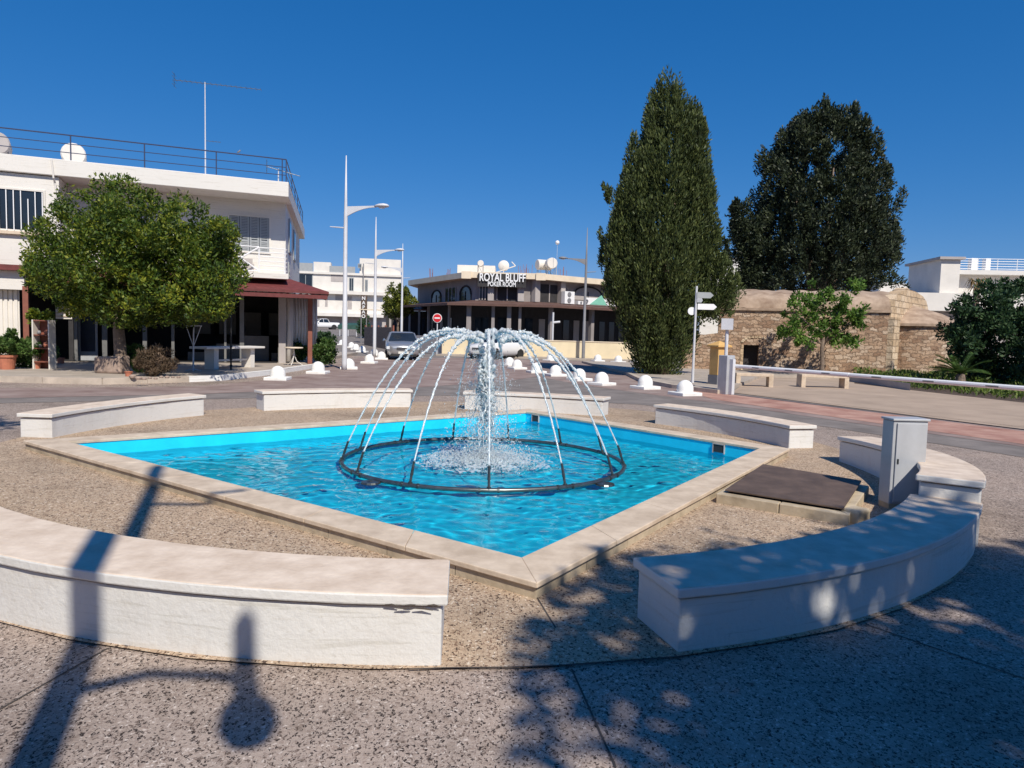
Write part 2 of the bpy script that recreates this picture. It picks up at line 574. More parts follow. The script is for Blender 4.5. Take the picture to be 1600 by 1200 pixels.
def leaves(name, P, D, length, width, mat, parent=None, jitter=0.6, lv=0.35):
    """P n*3 positions, D n*3 preferred directions (growth); one pointed leaf face per point"""
    n = len(P)
    D = D + rng.normal(0, jitter, (n, 3))
    D /= np.linalg.norm(D, axis=1, keepdims=True) + 1e-9
    rnd = rng.normal(0, 1, (n, 3))
    B = np.cross(D, rnd)
    B /= np.linalg.norm(B, axis=1, keepdims=True) + 1e-9
    L = length * (1 + lv * rng.uniform(-1, 1, (n, 1)))
    Wd = width * (1 + lv * rng.uniform(-1, 1, (n, 1)))
    v0 = P - D * L * 0.5
    v1 = P + B * Wd * 0.5
    v2 = P + D * L * 0.5
    v3 = P - B * Wd * 0.5
    V = np.stack([v0, v1, v2, v3], 1).reshape(-1, 3)
    org = WORG[parent.name] if parent is not None else Vector(V.mean(0))
    V = V - np.array(org)
    me = bpy.data.meshes.new(name)
    me.vertices.add(len(V))
    me.vertices.foreach_set('co', V.astype(np.float32).ravel())
    me.loops.add(4 * n)
    me.loops.foreach_set('vertex_index', np.arange(4 * n, dtype=np.int32))
    me.polygons.add(n)
    me.polygons.foreach_set('loop_start', np.arange(0, 4 * n, 4, dtype=np.int32))
    me.polygons.foreach_set('loop_total', np.full(n, 4, dtype=np.int32))
    me.materials.append(mat)
    me.update(calc_edges=True)
    o = bpy.data.objects.new(name, me)
    COL.objects.link(o)
    if parent is not None:
        o.parent = parent
    else:
        o.location = org
    WORG[o.name] = org
    return o


def sphere_dirs(n):
    d = rng.normal(0, 1, (n, 3))
    return d / np.linalg.norm(d, axis=1, keepdims=True)


def clump_cloud(centres, radii, per, shell=0.55):
    """leaf points around clump centres; radii (k,3)"""
    k = len(centres)
    idx = np.repeat(np.arange(k), per)
    d = sphere_dirs(len(idx))
    r = shell + (1 - shell) * rng.uniform(0, 1, (len(idx), 1)) ** 0.6
    P = centres[idx] + d * r * radii[idx]
    return P, d


# ================================================================== GROUND
PN, PL, PF, PR = [G(x, y, 0.12) for (x, y) in ((815, 871), (106, 690), (821.5, 643), (1187.5, 700))]
pool_in = [Vector((p.x, p.y)) for p in (PN, PR, PF, PL)]          # ccw


def offset_quad(q, d):
    n = len(q)
    out = []
    for i in range(n):
        a, b_, c = q[i - 1], q[i], q[(i + 1) % n]
        e1, e2 = (b_ - a).normalized(), (c - b_).normalized()
        n1, n2 = Vector((e1.y, -e1.x)), Vector((e2.y, -e2.x))
        mdir = (n1 + n2).normalized()
        out.append(b_ + mdir * (d / mdir.dot(n1)))
    return out


coping_out = offset_quad(pool_in, 0.335)
wall_out = offset_quad(pool_in, 0.315)
hole = offset_quad(pool_in, 0.05)


def holed_sheet(name, outer, z, mat, hole_=hole):
    o3 = [Vector((p[0], p[1], 0)) for p in outer]
    h3 = [Vector((p.x, p.y, 0)) for p in hole_]
    tri = tessellate_polygon([o3, h3])
    mb = MB()
    P = [(p.x, p.y, z) for p in o3 + h3]
    F = []
    for t_ in tri:
        a, b_, c = [Vector(P[i]) for i in t_]
        F.append(t_ if (b_ - a).cross(c - a).z > 0 else t_[::-1])
    mb.poly(P, F)
    return struct(mb.build(name, mat, origin=(0, 0, 0)))


g = holed_sheet('ground', [(-400, -60), (400, -60), (400, 42), (-400, 42)], 0.0, M['road'])
mb = MB()
ys = [42, 60, 90, 130, 180, 240, 900]
P = []
for y in ys:
    P += [(-900, y, terr(y)), (900, y, terr(y))]
mb.poly(P, [(2 * i, 2 * i + 1, 2 * i + 3, 2 * i + 2) for i in range(len(ys) - 1)])
struct(mb.build('terrain', M['asphalt'], origin=(0, 0, 0)))

C0 = Vector((-0.66, 8.60))
RO = 5.36
isl = []
for px, py in ((689, 1047), (850, 1044), (1063, 1028), (1197, 1008), (1306, 987), (1407, 954), (1488, 911), (1517, 876), (1521, 842), (1505, 800), (1455, 762), (1395, 730), (1330, 708), (1266, 690), (1180, 668), (1080, 652), (990, 641), (900, 634), (800, 629), (700, 628), (600, 629), (500, 632), (400, 637), (310, 643), (200, 654), (100, 668), (35, 684), (-110, 720), (-260, 790), (-250, 880), (-120, 940)):
    p = G(px, py, 0.0)
    isl.append((p.x, p.y))
for px, py in ((0, 975), (106, 1002), (162, 1011), (296, 1032), (462, 1044), (578, 1049)):
    p = G(px, py, 0.0)
    isl.append((p.x, p.y))
holed_sheet('island_paving', isl, 0.012, M['island'])


def patch(name, pxs, z, mat):
    pts = [G(x, y, z) for x, y in pxs]
    ar = sum(pts[i].x * pts[(i + 1) % len(pts)].y - pts[(i + 1) % len(pts)].x * pts[i].y for i in range(len(pts)))
    if ar < 0:
        pts = pts[::-1]
    mb = MB()
    mb.poly([(p.x, p.y, z) for p in pts], [tuple(range(len(pts)))])
    return struct(mb.build(name, mat, origin=(0, 0, 0)))


patch('road', [(-500, 640), (100, 628), (400, 622), (700, 618), (1000, 632), (1140, 648), (1300, 668), (1700, 730), (1900, 720), (1300, 622), (1000, 580), (860, 562), (640, 559), (600, 566), (540, 584), (400, 602), (0, 618), (-500, 628)], 0.005, M['asphalt'])
patch('red_paving', [(-500, 622), (0, 606), (300, 604), (455, 590), (520, 572), (560, 559), (585, 559), (640, 560), (700, 559), (860, 562), (990, 566), (1045, 600), (1130, 615), (1600, 672), (1900, 700), (1900, 730), (1600, 698), (1300, 656), (1115, 629), (1000, 614), (900, 600), (840, 588), (790, 596), (640, 606), (480, 609), (300, 616), (0, 622), (-500, 634)], 0.009, M['red'])
patch('red_band', [(1070, 609), (1140, 616), (1600, 674), (1900, 702), (1900, 722), (1600, 694), (1300, 651), (1115, 624)], 0.013, M['red2'])
patch('plaza', [(1143, 613), (1600, 671), (1900, 706), (2100, 640), (1600, 627), (1500, 610), (1400, 598), (1310, 590), (1180, 588)], 0.018, M['plaza'])
# joints of the washed concrete slabs: narrow real grooves filled dark
jm = plain('joint_filler', (0.085, 0.07, 0.06), 0.95, 0.2, world=True)
for a, b_ in (((893, 1046), (962, 1200)), ((1352, 976), (1620, 1068)), ((168, 1014), (-20, 1120)), ((838, 935), (868, 985))):
    p, q = G(*a, 0.0), G(*b_, 0.0)
    d = (q - p).normalized()
    n_ = Vector((-d.y, d.x, 0)) * 0.0045
    z = 0.015 if a[0] == 838 else 0.004
    mb = MB()
    mb.poly([(v.x, v.y, z) for v in (p - n_, q - n_, q + n_, p + n_)], [(0, 1, 2, 3)])
    o = mb.build('paving_joint', jm, origin=(0, 0, 0))
    struct(o)
mb = MB()                                                           # joint ring round the island
pts = [G(x, y, 0.0) for x, y in ((640, 1050), (700, 1048), (800, 1047), (900, 1043), (1000, 1036), (1070, 1029))]
for i in range(len(pts) - 1):
    p, q = pts[i], pts[i + 1]
    mb.poly([(p.x, p.y - 0.005, 0.016), (q.x, q.y - 0.005, 0.016), (q.x, q.y + 0.005, 0.016), (p.x, p.y + 0.005, 0.016)], [(0, 1, 2, 3)])
struct(mb.build('paving_joint', jm, origin=(0, 0, 0)))

# left pavement
kf = [(-500, 592), (0, 597), (67, 599), (160, 601), (295, 597), (345, 595), (430, 585), (500, 574)]
kt = [G(x, y, 0.0) for x, y in kf]
back = [G(515, 563, 0), Vector((-9.6, 44, 0)), Vector((-60, 44, 0)), Vector((-60, kt[0].y, 0))]
poly = [(p.x, p.y) for p in kt + back]
mb = MB()
mb.prism(poly, -0.02, 0.15)
struct(mb.build('pavement', M['pave'], origin=(0, 0, 0)))


def kerb(name, pts, mat, z1=0.155, wdt=0.14, label=None):
    mb = MB()
    for i in range(len(pts) - 1):
        p, q = pts[i], pts[i + 1]
        d = (q - p)
        L = d.length
        k = max(1, int(L / 0.9))
        d.normalize()
        n_ = Vector((d.y, -d.x, 0)) * 0.02
        n2 = -Vector((d.y, -d.x, 0)) * wdt
        for j in range(k):
            a = p + d * (L * j / k + 0.004)
            b_ = p + d * (L * (j + 1) / k - 0.004)
            mb.hexa([(*(a + n_).xy, -0.02), (*(b_ + n_).xy, -0.02), (*(b_ + n2).xy, -0.02), (*(a + n2).xy, -0.02),
                     (*(a + n_).xy, z1), (*(b_ + n_).xy, z1), (*(b_ + n2).xy, z1), (*(a + n2).xy, z1)])
    return struct(mb.build(name, mat, origin=(0, 0, 0)))


kerb('kerb_beige', kt[:5], M['kerb_beige'], 0.16)
kerb('kerb_white', kt[4:], M['bollard'], 0.16)
# right pavement in front of the chapel
rp = [G(x, y, 0) for x, y in ((978, 586), (1000, 597), (1050, 607), (1122, 616), (1140, 612))]
poly = [(p.x, p.y) for p in rp] + [(G(1190, 590, 0).x, G(1190, 590, 0).y), (30, 30), (30, 40), (3.9, 40)]
mb = MB()
mb.prism(poly, -0.02, 0.12)
struct(mb.build('pavement_by_chapel', M['pave'], origin=(0, 0, 0)))
kerb('kerb_by_chapel', rp[:4], M['kerb_beige'], 0.125, 0.15)

# ================================================================== BENCHES
def arc_pts(p, q, Rr, away, n=20):
    """arc through p and q with radius Rr bulging away from point 'away' """
    mid = (p + q) / 2
    h = (q - p).length / 2
    d = (q - p).normalized()
    nn = Vector((-d.y, d.x))
    if nn.dot(mid - away) < 0:
        nn = -nn
    s_ = math.sqrt(max(Rr * Rr - h * h, 0.01))
    c = mid - nn * s_
    a0 = math.atan2(p.y - c.y, p.x - c.x)
    a1 = math.atan2(q.y - c.y, q.x - c.x)
    while a1 - a0 > math.pi:
        a1 -= 2 * math.pi
    while a1 - a0 < -math.pi:
        a1 += 2 * math.pi
    return c, a0, a1


def bench(label, c, a0, a1, ri, ro, z0, z1, damage=0):
    """curved seat wall: painted body, stone slab; z0/z1 top height at both ends"""
    n = max(16, int(abs(a1 - a0) * ro / 0.12))
    am = (a0 + a1) / 2
    loc = (c.x + (ri + ro) / 2 * math.cos(am), c.y + (ri + ro) / 2 * math.sin(am), 0)
    th = thing('curved_bench', label, 'bench', loc, 'curved white benches around the fountain')
    rs = random.Random(label)

    def strip(r0, r1, zb, zt, e0, e1, wob=0.0):
        mb = MB()
        P = []
        for i in range(n + 1):
            f = i / n
            a = a0 + e0 + (a1 + e1 - a0 - e0) * f
            zz = z0 + (z1 - z0) * f
            w1 = rs.uniform(-wob, wob)
            for (r_, z_) in ((r0 + w1, zb(zz)), (r1 + w1, zb(zz)), (r1 + w1, zt(zz)), (r0 + w1, zt(zz))):
                P.append((c.x + r_ * math.cos(a), c.y + r_ * math.sin(a), z_))
        F = [(0, 1, 2, 3), tuple(n * 4 + k for k in (3, 2, 1, 0))]
        for i in range(n):
            for k in range(4):
                F.append((i * 4 + k, (i + 1) * 4 + k, (i + 1) * 4 + (k + 1) % 4, i * 4 + (k + 1) % 4))
        if a1 < a0:
            F = [q[::-1] for q in F]
        mb.poly(P, [q[::-1] for q in F])
        return mb
    s1 = 1 if a1 > a0 else -1
    strip(ri + 0.02, ro - 0.02, lambda z: -0.03, lambda z: z - 0.066, 0, 0, 0.0015).build('bench_body', M['bench_paint'], th, bevel=0.012)
    strip(ri + 0.04, ro - 0.045, lambda z: z - 0.066, lambda z: z - 0.055, s1 * .003, -s1 * .003).build('joint', jm, th)
    slab = strip(ri - 0.005, ro + 0.005, lambda z: z - 0.055, lambda z: z, -s1 * 0.005, s1 * 0.005, 0.002)
    # the slab: stone on top, painted sides
    nF = len(slab.f)
    slab.mi = [0] * nF
    for i, q in enumerate(slab.f):
        zs = [slab.v[k] for k in q]
        nrm = (Vector(zs[1]) - Vector(zs[0])).cross(Vector(zs[2]) - Vector(zs[0])).normalized()
        slab.mi[i] = 0 if abs(nrm.z) > 0.8 else 1
    o = slab.build('seat_slab', [M['bench_top'], M['bench_paint']], th, bevel=0.01)
    return th


def ang(p):
    return math.atan2(p.y - C0.y, p.x - C0.x)


a_end = ang(G(689, 1044.6))
bench('long curved bench with a chipped right end and a lamp post shadow across it', C0, a_end, a_end - 1.15, RO - 0.52, RO, 0.365, 0.40)
a7 = ang(G(1063, 1026))
a7e = ang(G(1519, 853))
bench('long curved bench dappled by tree shade in front of the grey metal cabinet', C0, a7, a7e, RO - 0.50, RO, 0.35, 0.35)
# bench 6 behind the cabinet
pi_ = G(1308, 722).xy
ai = math.atan2(pi_.y - C0.y, pi_.x - C0.x)
rin = (pi_ - C0).length
c6, s6, e6 = arc_pts(C0 + Vector((math.cos(a7e + .004), math.sin(a7e + .004))) * (RO - 0.46), pi_, 5.3, C0)
bench('curved bench behind the grey metal cabinet, one step higher than the bench it joins', c6, s6, e6, 5.3, 5.3 + 0.47, 0.525, 0.345)


def bench_in(label, pa, pb, Rr, wd, z0, z1):
    p, q = G(*pa).xy, G(*pb).xy
    c, s_, e_ = arc_pts(p, q, Rr, C0)
    return bench(label, c, s_, e_, Rr, Rr + wd, z0, z1)


bench_in('curved white bench whose end face stands at the left corner of the pool', (83.5, 685.6), (320, 650), 6.0, 0.48, 0.34, 0.37)
bench_in('straight looking white bench beyond the pool, left of the fountain jets', (413, 643), (642, 637), 7.5, 0.46, 0.38, 0.37)
bench_in('white bench beyond the pool standing directly behind the fountain jets', (725.5, 640.4), (940, 651.5), 7.0, 0.46, 0.37, 0.37)
bench_in('white bench beside the right corner of the pool, inner side half in shade', (1022, 663), (1230.6, 702), 6.0, 0.46, 0.36, 0.355)

# ================================================================== POOL
pool = thing('fountain_pool', 'diamond shaped cyan pool edged with beige stone coping in the middle of the benches', 'pool', (C0.x, C0.y, 0))


def ring_prism(mb, inner, outer, z0, z1, seg=True, gap=0.004, L=0.95):
    n = len(inner)
    for i in range(n):
        a, b_, c, d = inner[i], inner[(i + 1) % n], outer[(i + 1) % n], outer[i]
        k = max(1, round((b_ - a).length / L)) if seg else 1
        for j in range(k):
            f0, f1 = j / k, (j + 1) / k
            g0 = gap / (b_ - a).length if (j > 0) else 0
            g1 = gap / (b_ - a).length if (j < k - 1) else 0
            f0 += g0
            f1 -= g1
            P0, P1 = a.lerp(b_, f0), a.lerp(b_, f1)
            Q0, Q1 = d.lerp(c, f0), d.lerp(c, f1)
            mb.hexa([(*Q0, z0), (*Q1, z0), (*P1, z0), (*P0, z0), (*Q0, z1), (*Q1, z1), (*P1, z1), (*P0, z1)])


mb = MB()
ring_prism(mb, pool_in, coping_out, 0.085, 0.122, gap=0.0015)
mb.build('coping', M['coping'], pool, bevel=0.006)
mb = MB()
ring_prism(mb, offset_quad(pool_in, 0.02), wall_out, -0.3, 0.083, gap=0.002, L=0.6)
mb.build('coping_wall', M['coping_side'], pool)
pw = offset_quad(pool_in, 0.012)
mb = MB()
fl = offset_quad(pool_in, 0.06)
ZB = -0.45
mb.poly([(*p, ZB) for p in fl], [(0, 1, 2, 3)])
ring_prism(mb, pw, fl, ZB, 0.115, seg=False)
basin = mb.build('basin', M['cyan'], pool)
for (px, py, wpx) in ((826, 652, 0.16), (1160, 706, 0.16)):
    pass
# skimmer mouths set in the basin wall: near the far corner and the right corner
for (cn, to, dist_, wn) in ((2, 1, 0.18, 0), (1, 2, 0.55, 0)):
    a, b_ = pool_in[cn], pool_in[to]
    d = (b_ - a).normalized()
    nin = Vector((-d.y, d.x))
    if nin.dot(C0 - a) < 0:
        nin = -nin
    c = a + d * (dist_ + 0.1) + nin * -0.008
    mb = MB()
    rz = math.atan2(d.y, d.x)
    mb.cbox((c.x, c.y, -0.035), 0.17, 0.03, 0.11, rz)
    o = mb.build('skimmer', M['dark'], pool)
    mb = MB()
    c2 = c + nin * 0.004
    for s_ in (-1, 1):
        e = c2 + d * s_ * 0.092
        mb.cbox((e.x, e.y, -0.05), 0.012, 0.035, 0.138, rz)
    mb.cbox((c2.x, c2.y, 0.076), 0.17, 0.035, 0.012, rz)
    mb.build('skimmer_frame', M['greywall'], o)

# water surface: real waves
ZW = -0.075
RC = G(757, 728, ZW)          # provisional, refined below
c_ring = (Vector((-0.324, 8.72)) * ((EYE - ZW) / EYE))
R_ring = 1.72 * (EYE - ZW) / EYE
nx = 520
minx, maxx = min(p.x for p in pw), max(p.x for p in pw)
miny, maxy = min(p.y for p in pw), max(p.y for p in pw)
waves = []
wr = np.random.default_rng(3)
for i in range(40):
    lam = 0.10 * (0.38 / 0.10) ** wr.uniform(0, 1) if i > 5 else wr.uniform(0.5, 1.1)
    th = wr.uniform(0, 2 * math.pi)
    waves.append((2 * math.pi / lam * math.cos(th), 2 * math.pi / lam * math.sin(th), wr.uniform(0, 6.28), 0.0018 * lam))


def wave_h(X, Y):
    h = np.zeros_like(X)
    wx = X + 0.05 * np.sin(2.1 * Y + 1) + 0.04 * np.sin(5.3 * Y)
    wy = Y + 0.05 * np.sin(1.7 * X) + 0.04 * np.cos(4.7 * X)
    for kx, ky, ph, am in waves:
        h += am * np.sin(kx * wx + ky * wy + ph)
    d = np.hypot(X - c_ring.x, Y - c_ring.y)
    h *= np.where(d < 1.5, 0.55 + 0.45 * (d / 1.5) ** 2, 1.0)
    h += 0.010 * np.exp(-d * 1.6) * np.sin(26 * d)
    return h


gx, gy = np.meshgrid(np.linspace(0, 1, nx), np.linspace(0, 1, nx))
q = [np.array(p) for p in pw]
XY = ((1 - gx) * (1 - gy))[..., None] * q[0] + (gx * (1 - gy))[..., None] * q[1] + (gx * gy)[..., None] * q[2] + ((1 - gx) * gy)[..., None] * q[3]
Z = ZW + wave_h(XY[..., 0], XY[..., 1])
V = np.dstack([XY, Z]).reshape(-1, 3)
I = np.arange(nx * nx).reshape(nx, nx)
F = np.stack([I[:-1, :-1], I[:-1, 1:], I[1:, 1:], I[1:, :-1]], -1).reshape(-1, 4)
me = bpy.data.meshes.new('water')
me.from_pydata(V.tolist(), [], F.tolist())
me.materials.append(M['water'])
me.polygons.foreach_set('use_smooth', [True] * len(me.polygons))
water = bpy.data.objects.new('water', me)
COL.objects.link(water)
struct(water)
water.cycles.is_caustics_caster = True
basin.cycles.is_caustics_receiver = True
sl.cycles.is_caustics_light = True

# ------------------------------------------------------------------ fountain ring, nozzles, jets
RC = Vector((c_ring.x, c_ring.y, ZW))
ringt = thing('fountain_ring', 'round grey metal pipe ring with upright nozzles lying at the water surface of the pool', 'fountain', RC)
mb = MB()
pts = [(RC.x + R_ring * math.cos(2 * math.pi * i / 72), RC.y + R_ring * math.sin(2 * math.pi * i / 72), ZW + 0.022) for i in range(73)]
mb.tube(pts, 0.026, 8, cap=False)
mb.build('pipe', M['steel'], ringt, smooth=True)
NJ = 13
A0 = R(-90 + 4)
for i in range(NJ):
    a = A0 + 2 * math.pi * i / NJ
    er = Vector((math.cos(a), math.sin(a), 0))
    base = RC + er * R_ring + Vector((0, 0, 0.03))
    lean = (-er * 0.33 + Vector((0, 0, 1))).normalized()
    mb = MB()
    mb.tube([base - Vector((0, 0, 0.01)), base + lean * 0.03, base + lean * 0.031, base + lean * 0.10, base + lean * 0.101, base + lean * 0.235, base + lean * 0.236, base + lean * 0.25],
            [0.024, 0.024, 0.014, 0.014, 0.018, 0.013, 0.017, 0.015], 8)
    nz = mb.build('nozzle', M['nozzle'], ringt, smooth=False)
    tdir = Vector((-er.y, er.x, 0))
    for s_ in (-1, 1):
        mb = MB()
        p = RC + er * R_ring + tdir * s_ * 0.10 + Vector((0, 0, 0.022))
        mb.tube([p - tdir * 0.012, p + tdir * 0.012], 0.032, 8)
        mb.build('clamp', M['nozzle'], nz)
# two submerged lights / weights beside the ring
for aa in (R(-128), R(-42)):
    c = RC + Vector((math.cos(aa), math.sin(aa), 0)) * (R_ring + 0.10)
    mb = MB()
    mb.lathe((c.x, c.y, ZW - 0.01), [(0.0, 0.0), (0.10, 0.0), (0.11, 0.012), (0.10, 0.03), (0.05, 0.034), (0.0, 0.05)], 14)
    mb.build('float_foot', M['nozzle'], ringt)


def jet_path(i):
    a = A0 + 2 * math.pi * i / NJ
    er = Vector((math.cos(a), math.sin(a), 0))
    rr = np.random.default_rng(100 + i)
    h = 1.62 + 0.05 * rr.uniform(-1, 1)
    r_ap = 0.47 + 0.05 * rr.uniform(-1, 1)
    base = RC + er * (R_ring - 0.085) + Vector((0, 0, 0.27))
    pts, rad = [], []
    n = 150
    x_tot = (R_ring - 0.085) - r_ap
    for k in range(n):
        f = k / (n - 1) * 1.20
        z = ZW + 0.27 + (h + 0.03 - 0.27) * (1 - (1 - f) ** 2)
        x = (R_ring - 0.085) - x_tot * f
        p = RC + er * x
        p.z = z
        wob = 0.010 * f
        p += Vector((math.sin(k * 0.9 + i), math.cos(k * 1.1 + 2 * i), math.sin(k * 0.7))) * wob * rr.uniform(0.4, 1)
        pts.append(p)
        grow = 0.0095 + 0.0155 * f ** 1.5
        bead = 1 + min(1.0, f * 1.6) * 0.50 * math.sin(k * (1.25 + 0.1 * rr.uniform(-1, 1)) + i)
        rad.append(max(0.0045, grow * bead * (1 + 0.15 * rr.uniform(-1, 1))))
    rad[0] = 0.011
    return pts, rad, er


for i in range(NJ):
    pts, rad, er = jet_path(i)
    mb = MB()
    mb.tube(pts, rad, 8)
    rr = np.random.default_rng(500 + i)
    for k in range(60):                                     # loose beads shed by the stream
        j = int(rr.uniform(60, 149))
        p = pts[j] + Vector(rr.normal(0, 0.022, 3)) + Vector((0, 0, -0.02 * rr.uniform(0, 1)))
        r_ = rr.uniform(0.003, 0.009)
        mb.lathe(p, [(0.0001, -r_), (r_ * 0.8, -r_ * 0.5), (r_, 0), (r_ * 0.8, r_ * 0.5), (0.0001, r_)], 6)
    o = mb.build('water_jet', M['jet'], None, smooth=True)
    tag(o, 'thin arching water jet of the fountain rising from a nozzle on the ring', 'water jet', 'arching jets of the fountain')
JL = ['arching jet from the nozzle at the front middle of the ring', 'arching jet from the first nozzle right of the front middle', 'arching jet from the second nozzle right of the front middle', 'arching jet from the nozzle at the right edge of the ring', 'arching jet from the nozzle just behind the right edge of the ring', 'thin jet at the back of the ring, second right of the water column', 'thin jet at the far side, first right of the water column', 'thin jet at the far side, first left of the water column', 'thin jet at the back of the ring, second left of the water column', 'arching jet from the nozzle just behind the left edge of the ring', 'arching jet from the nozzle at the left edge of the ring', 'arching jet from the second nozzle left of the front middle', 'arching jet from the first nozzle left of the front middle']
for o, l in zip([o for o in bpy.data.objects if o.name.startswith('water_jet')], JL):
    o['label'] = l

# central falling column: braided strands and droplets
mb = MB()
cr = np.random.default_rng(11)
for k in range(44):
    th = cr.uniform(0, 6.28)
    r0 = cr.uniform(0.0, 0.15)
    top = cr.uniform(1.15, 1.50)
    bot = cr.uniform(0.15, 0.95)
    n = 34
    pts, rad = [], []
    dr = cr.uniform(-0.02, 0.12)
    for j in range(n):
        f = j / (n - 1)
        z = top + (bot - top) * f
        rr_ = r0 + dr * f ** 2 + 0.012 * math.sin(j * 0.9 + k)
        t2 = th + 0.5 * math.sin(f * 3 + k)
        pts.append((RC.x + rr_ * math.cos(t2) + 0.014 * cr.normal(), RC.y + rr_ * math.sin(t2) + 0.014 * cr.normal(), ZW + z))
        rad.append(max(0.0025, (0.021 * (1 - 0.75 * f)) * (1 + 0.45 * math.sin(j * 1.7 + 3 * k) + 0.2 * cr.normal())))
    mb.tube(pts, rad, 6)
for k in range(3):                                           # short spikes above the crossing
    n = 12
    x0 = (-0.07, 0.03, 0.085)[k]
    hh = (0.17, 0.13, 0.30)[k]
    pts = [(RC.x + x0 + 0.012 * math.sin(j), RC.y + 0.01 * math.cos(j * 2), ZW + 1.42 + hh * j / (n - 1)) for j in range(n)]
    rad = [0.030 - 0.010 * j / n + 0.006 * math.sin(j * 1.9) for j in range(n)]
    rad[-3:] = [0.030, 0.028, 0.006]
    mb.tube(pts, rad, 8)
for k in range(8000):
    z = cr.uniform(0.0, 1.45)
    f = 1 - z / 1.45
    sp = 0.11 + 0.13 * f
    x, y = cr.normal(0, sp), cr.normal(0, sp)
    r_ = cr.uniform(0.0015, 0.0050) * (1 + 0.6 * f)
    p = Vector((RC.x + x, RC.y + y, ZW + z))
    mb.lathe(p, [(0.0001, -r_ * 1.3), (r_ * 0.8, -r_ * 0.5), (r_, 0.1 * r_), (r_ * 0.8, r_ * 0.6), (0.0001, r_ * 1.5)], 5)
o = mb.build('water_column', M['jet'], None, smooth=True)
tag(o, 'thick frothy column of falling water where the jets meet at the middle of the fountain', 'water column')
mb = MB()
for k in range(9000):
    th = cr.uniform(0, 6.28)
    rr_ = abs(cr.normal(0.0, 0.36)) if k % 3 else cr.uniform(0.25, 0.80)
    rr_ = min(rr_, 0.95)
    z = abs(cr.normal(0, 0.024)) * (1.4 if rr_ < 0.5 else 0.7) + (0.16 * cr.uniform(0, 1) ** 4 if rr_ < .7 else 0)
    r_ = cr.uniform(0.002, 0.0075)
    p = Vector((RC.x + rr_ * math.cos(th), RC.y + rr_ * math.sin(th), ZW + 0.002 + z))
    mb.lathe(p, [(0.0001, -r_), (r_ * 0.9, -r_ * 0.4), (r_, 0.2 * r_), (0.0001, r_)], 5)
ngr, nga = 34, 120
k0 = len(mb.v)
for i in range(ngr + 1):
    for j in range(nga):
        rr_ = 0.05 + 0.85 * i / ngr
        a = 2 * math.pi * j / nga
        a += 0.02 * math.sin(i * 3.1)
        z = 0.012 + 0.030 * math.exp(-(rr_ / 0.5) ** 2) * abs(math.sin(j * 0.55 + i * 0.9) + math.sin(j * 0.23 - i * 1.3)) + 0.01 * cr.normal() * 0.5
        mb.v.append((RC.x + rr_ * math.cos(a), RC.y + rr_ * math.sin(a), ZW + max(z, 0.008)))
for i in range(ngr):
    for j in range(nga):
        dens = 1.02 - 0.95 * (i / ngr) ** 1.2 + 0.45 * math.sin(j * 0.31 + i * 0.35) * math.sin(j * 0.13 - i * 0.22)
        if cr.uniform() < dens:
            mb.f.append((k0 + i * nga + j, k0 + (i + 1) * nga + j, k0 + (i + 1) * nga + (j + 1) % nga, k0 + i * nga + (j + 1) % nga))
            mb.mi.append(0)
o = mb.build('splash_foam', M['foam'], None, smooth=True)
tag(o, 'white splash and foam where the column hits the water', 'foam', kind='stuff')

# ================================================================== SERVICE HATCH + CABINET
ht = [G(x, y, 0.15) for x, y in ((1133, 763), (1318, 792), (1346, 753), (1192, 727))]
hb = thing('service_hatch', 'dark rusty steel hatch cover on a low stone frame beside the pool coping', 'hatch', (*((ht[0] + ht[2]) / 2).xy, 0))
cxy = (ht[0].xy + ht[1].xy + ht[2].xy + ht[3].xy) / 4
outq = [p.xy + (p.xy - cxy).normalized() * 0.10 for p in ht]
inq = [p.xy for p in ht]
mb = MB()
ring_prism(mb, [p.lerp(cxy, 0.06) for p in inq], outq, -0.02, 0.105, L=0.5, gap=0.003)
mb.build('stone_frame', M['coping_side'], hb, bevel=0.008)
mb = MB()
mb.prism([tuple(p) for p in inq], [0.125, 0.125, 0.15, 0.15], [0.14, 0.14, 0.165, 0.165])
mb.build('hatch_cover', M['hatch'], hb, bevel=0.003)
mb = MB()
mb.prism([tuple(p.lerp(cxy, 0.12)) for p in inq], 0.0, 0.124)
mb.build('hatch_well', M['dark'], hb)
mb = MB()
e = ht[1].xy + Vector((0.14, 0.05))
mb.cbox((e.x, e.y, 0), 0.20, 0.16, 0.13, R(35))
mb.build('stone_corner', M['coping_side'], hb, bevel=0.02)

cb = G(1386, 797)
cab = thing('utility_cabinet', 'upright grey metal utility cabinet standing between the hatch and the dappled bench', 'cabinet', cb)
mb = MB()
rz = R(3)
mb.cbox((cb.x + 0.17, cb.y + 0.09, 0.06), 0.34, 0.18, 0.80, rz)
mb.build('cabinet_body', M['boxgrey'], cab, bevel=0.008)
mb = MB()
mb.cbox((cb.x + 0.17, cb.y + 0.09, 0.862), 0.365, 0.21, 0.022, rz)
mb.build('cabinet_lid', M['boxgrey'], cab, bevel=0.006)
mb = MB()
mb.cbox((cb.x + 0.185, cb.y - 0.008, 0.085), 0.295, 0.014, 0.755, rz)
dr = mb.build('cabinet_door', M['boxgrey'], cab, bevel=0.003)
mb = MB()
mb.cbox((cb.x + 0.06, cb.y - 0.018, 0.45), 0.018, 0.012, 0.05, rz)
mb.build('lock', M['nozzle'], dr)
mb = MB()
mb.cbox((cb.x + 0.17, cb.y + 0.09, -0.01), 0.33, 0.17, 0.07, rz)
mb.build('plinth', M['coping_side'], cab)


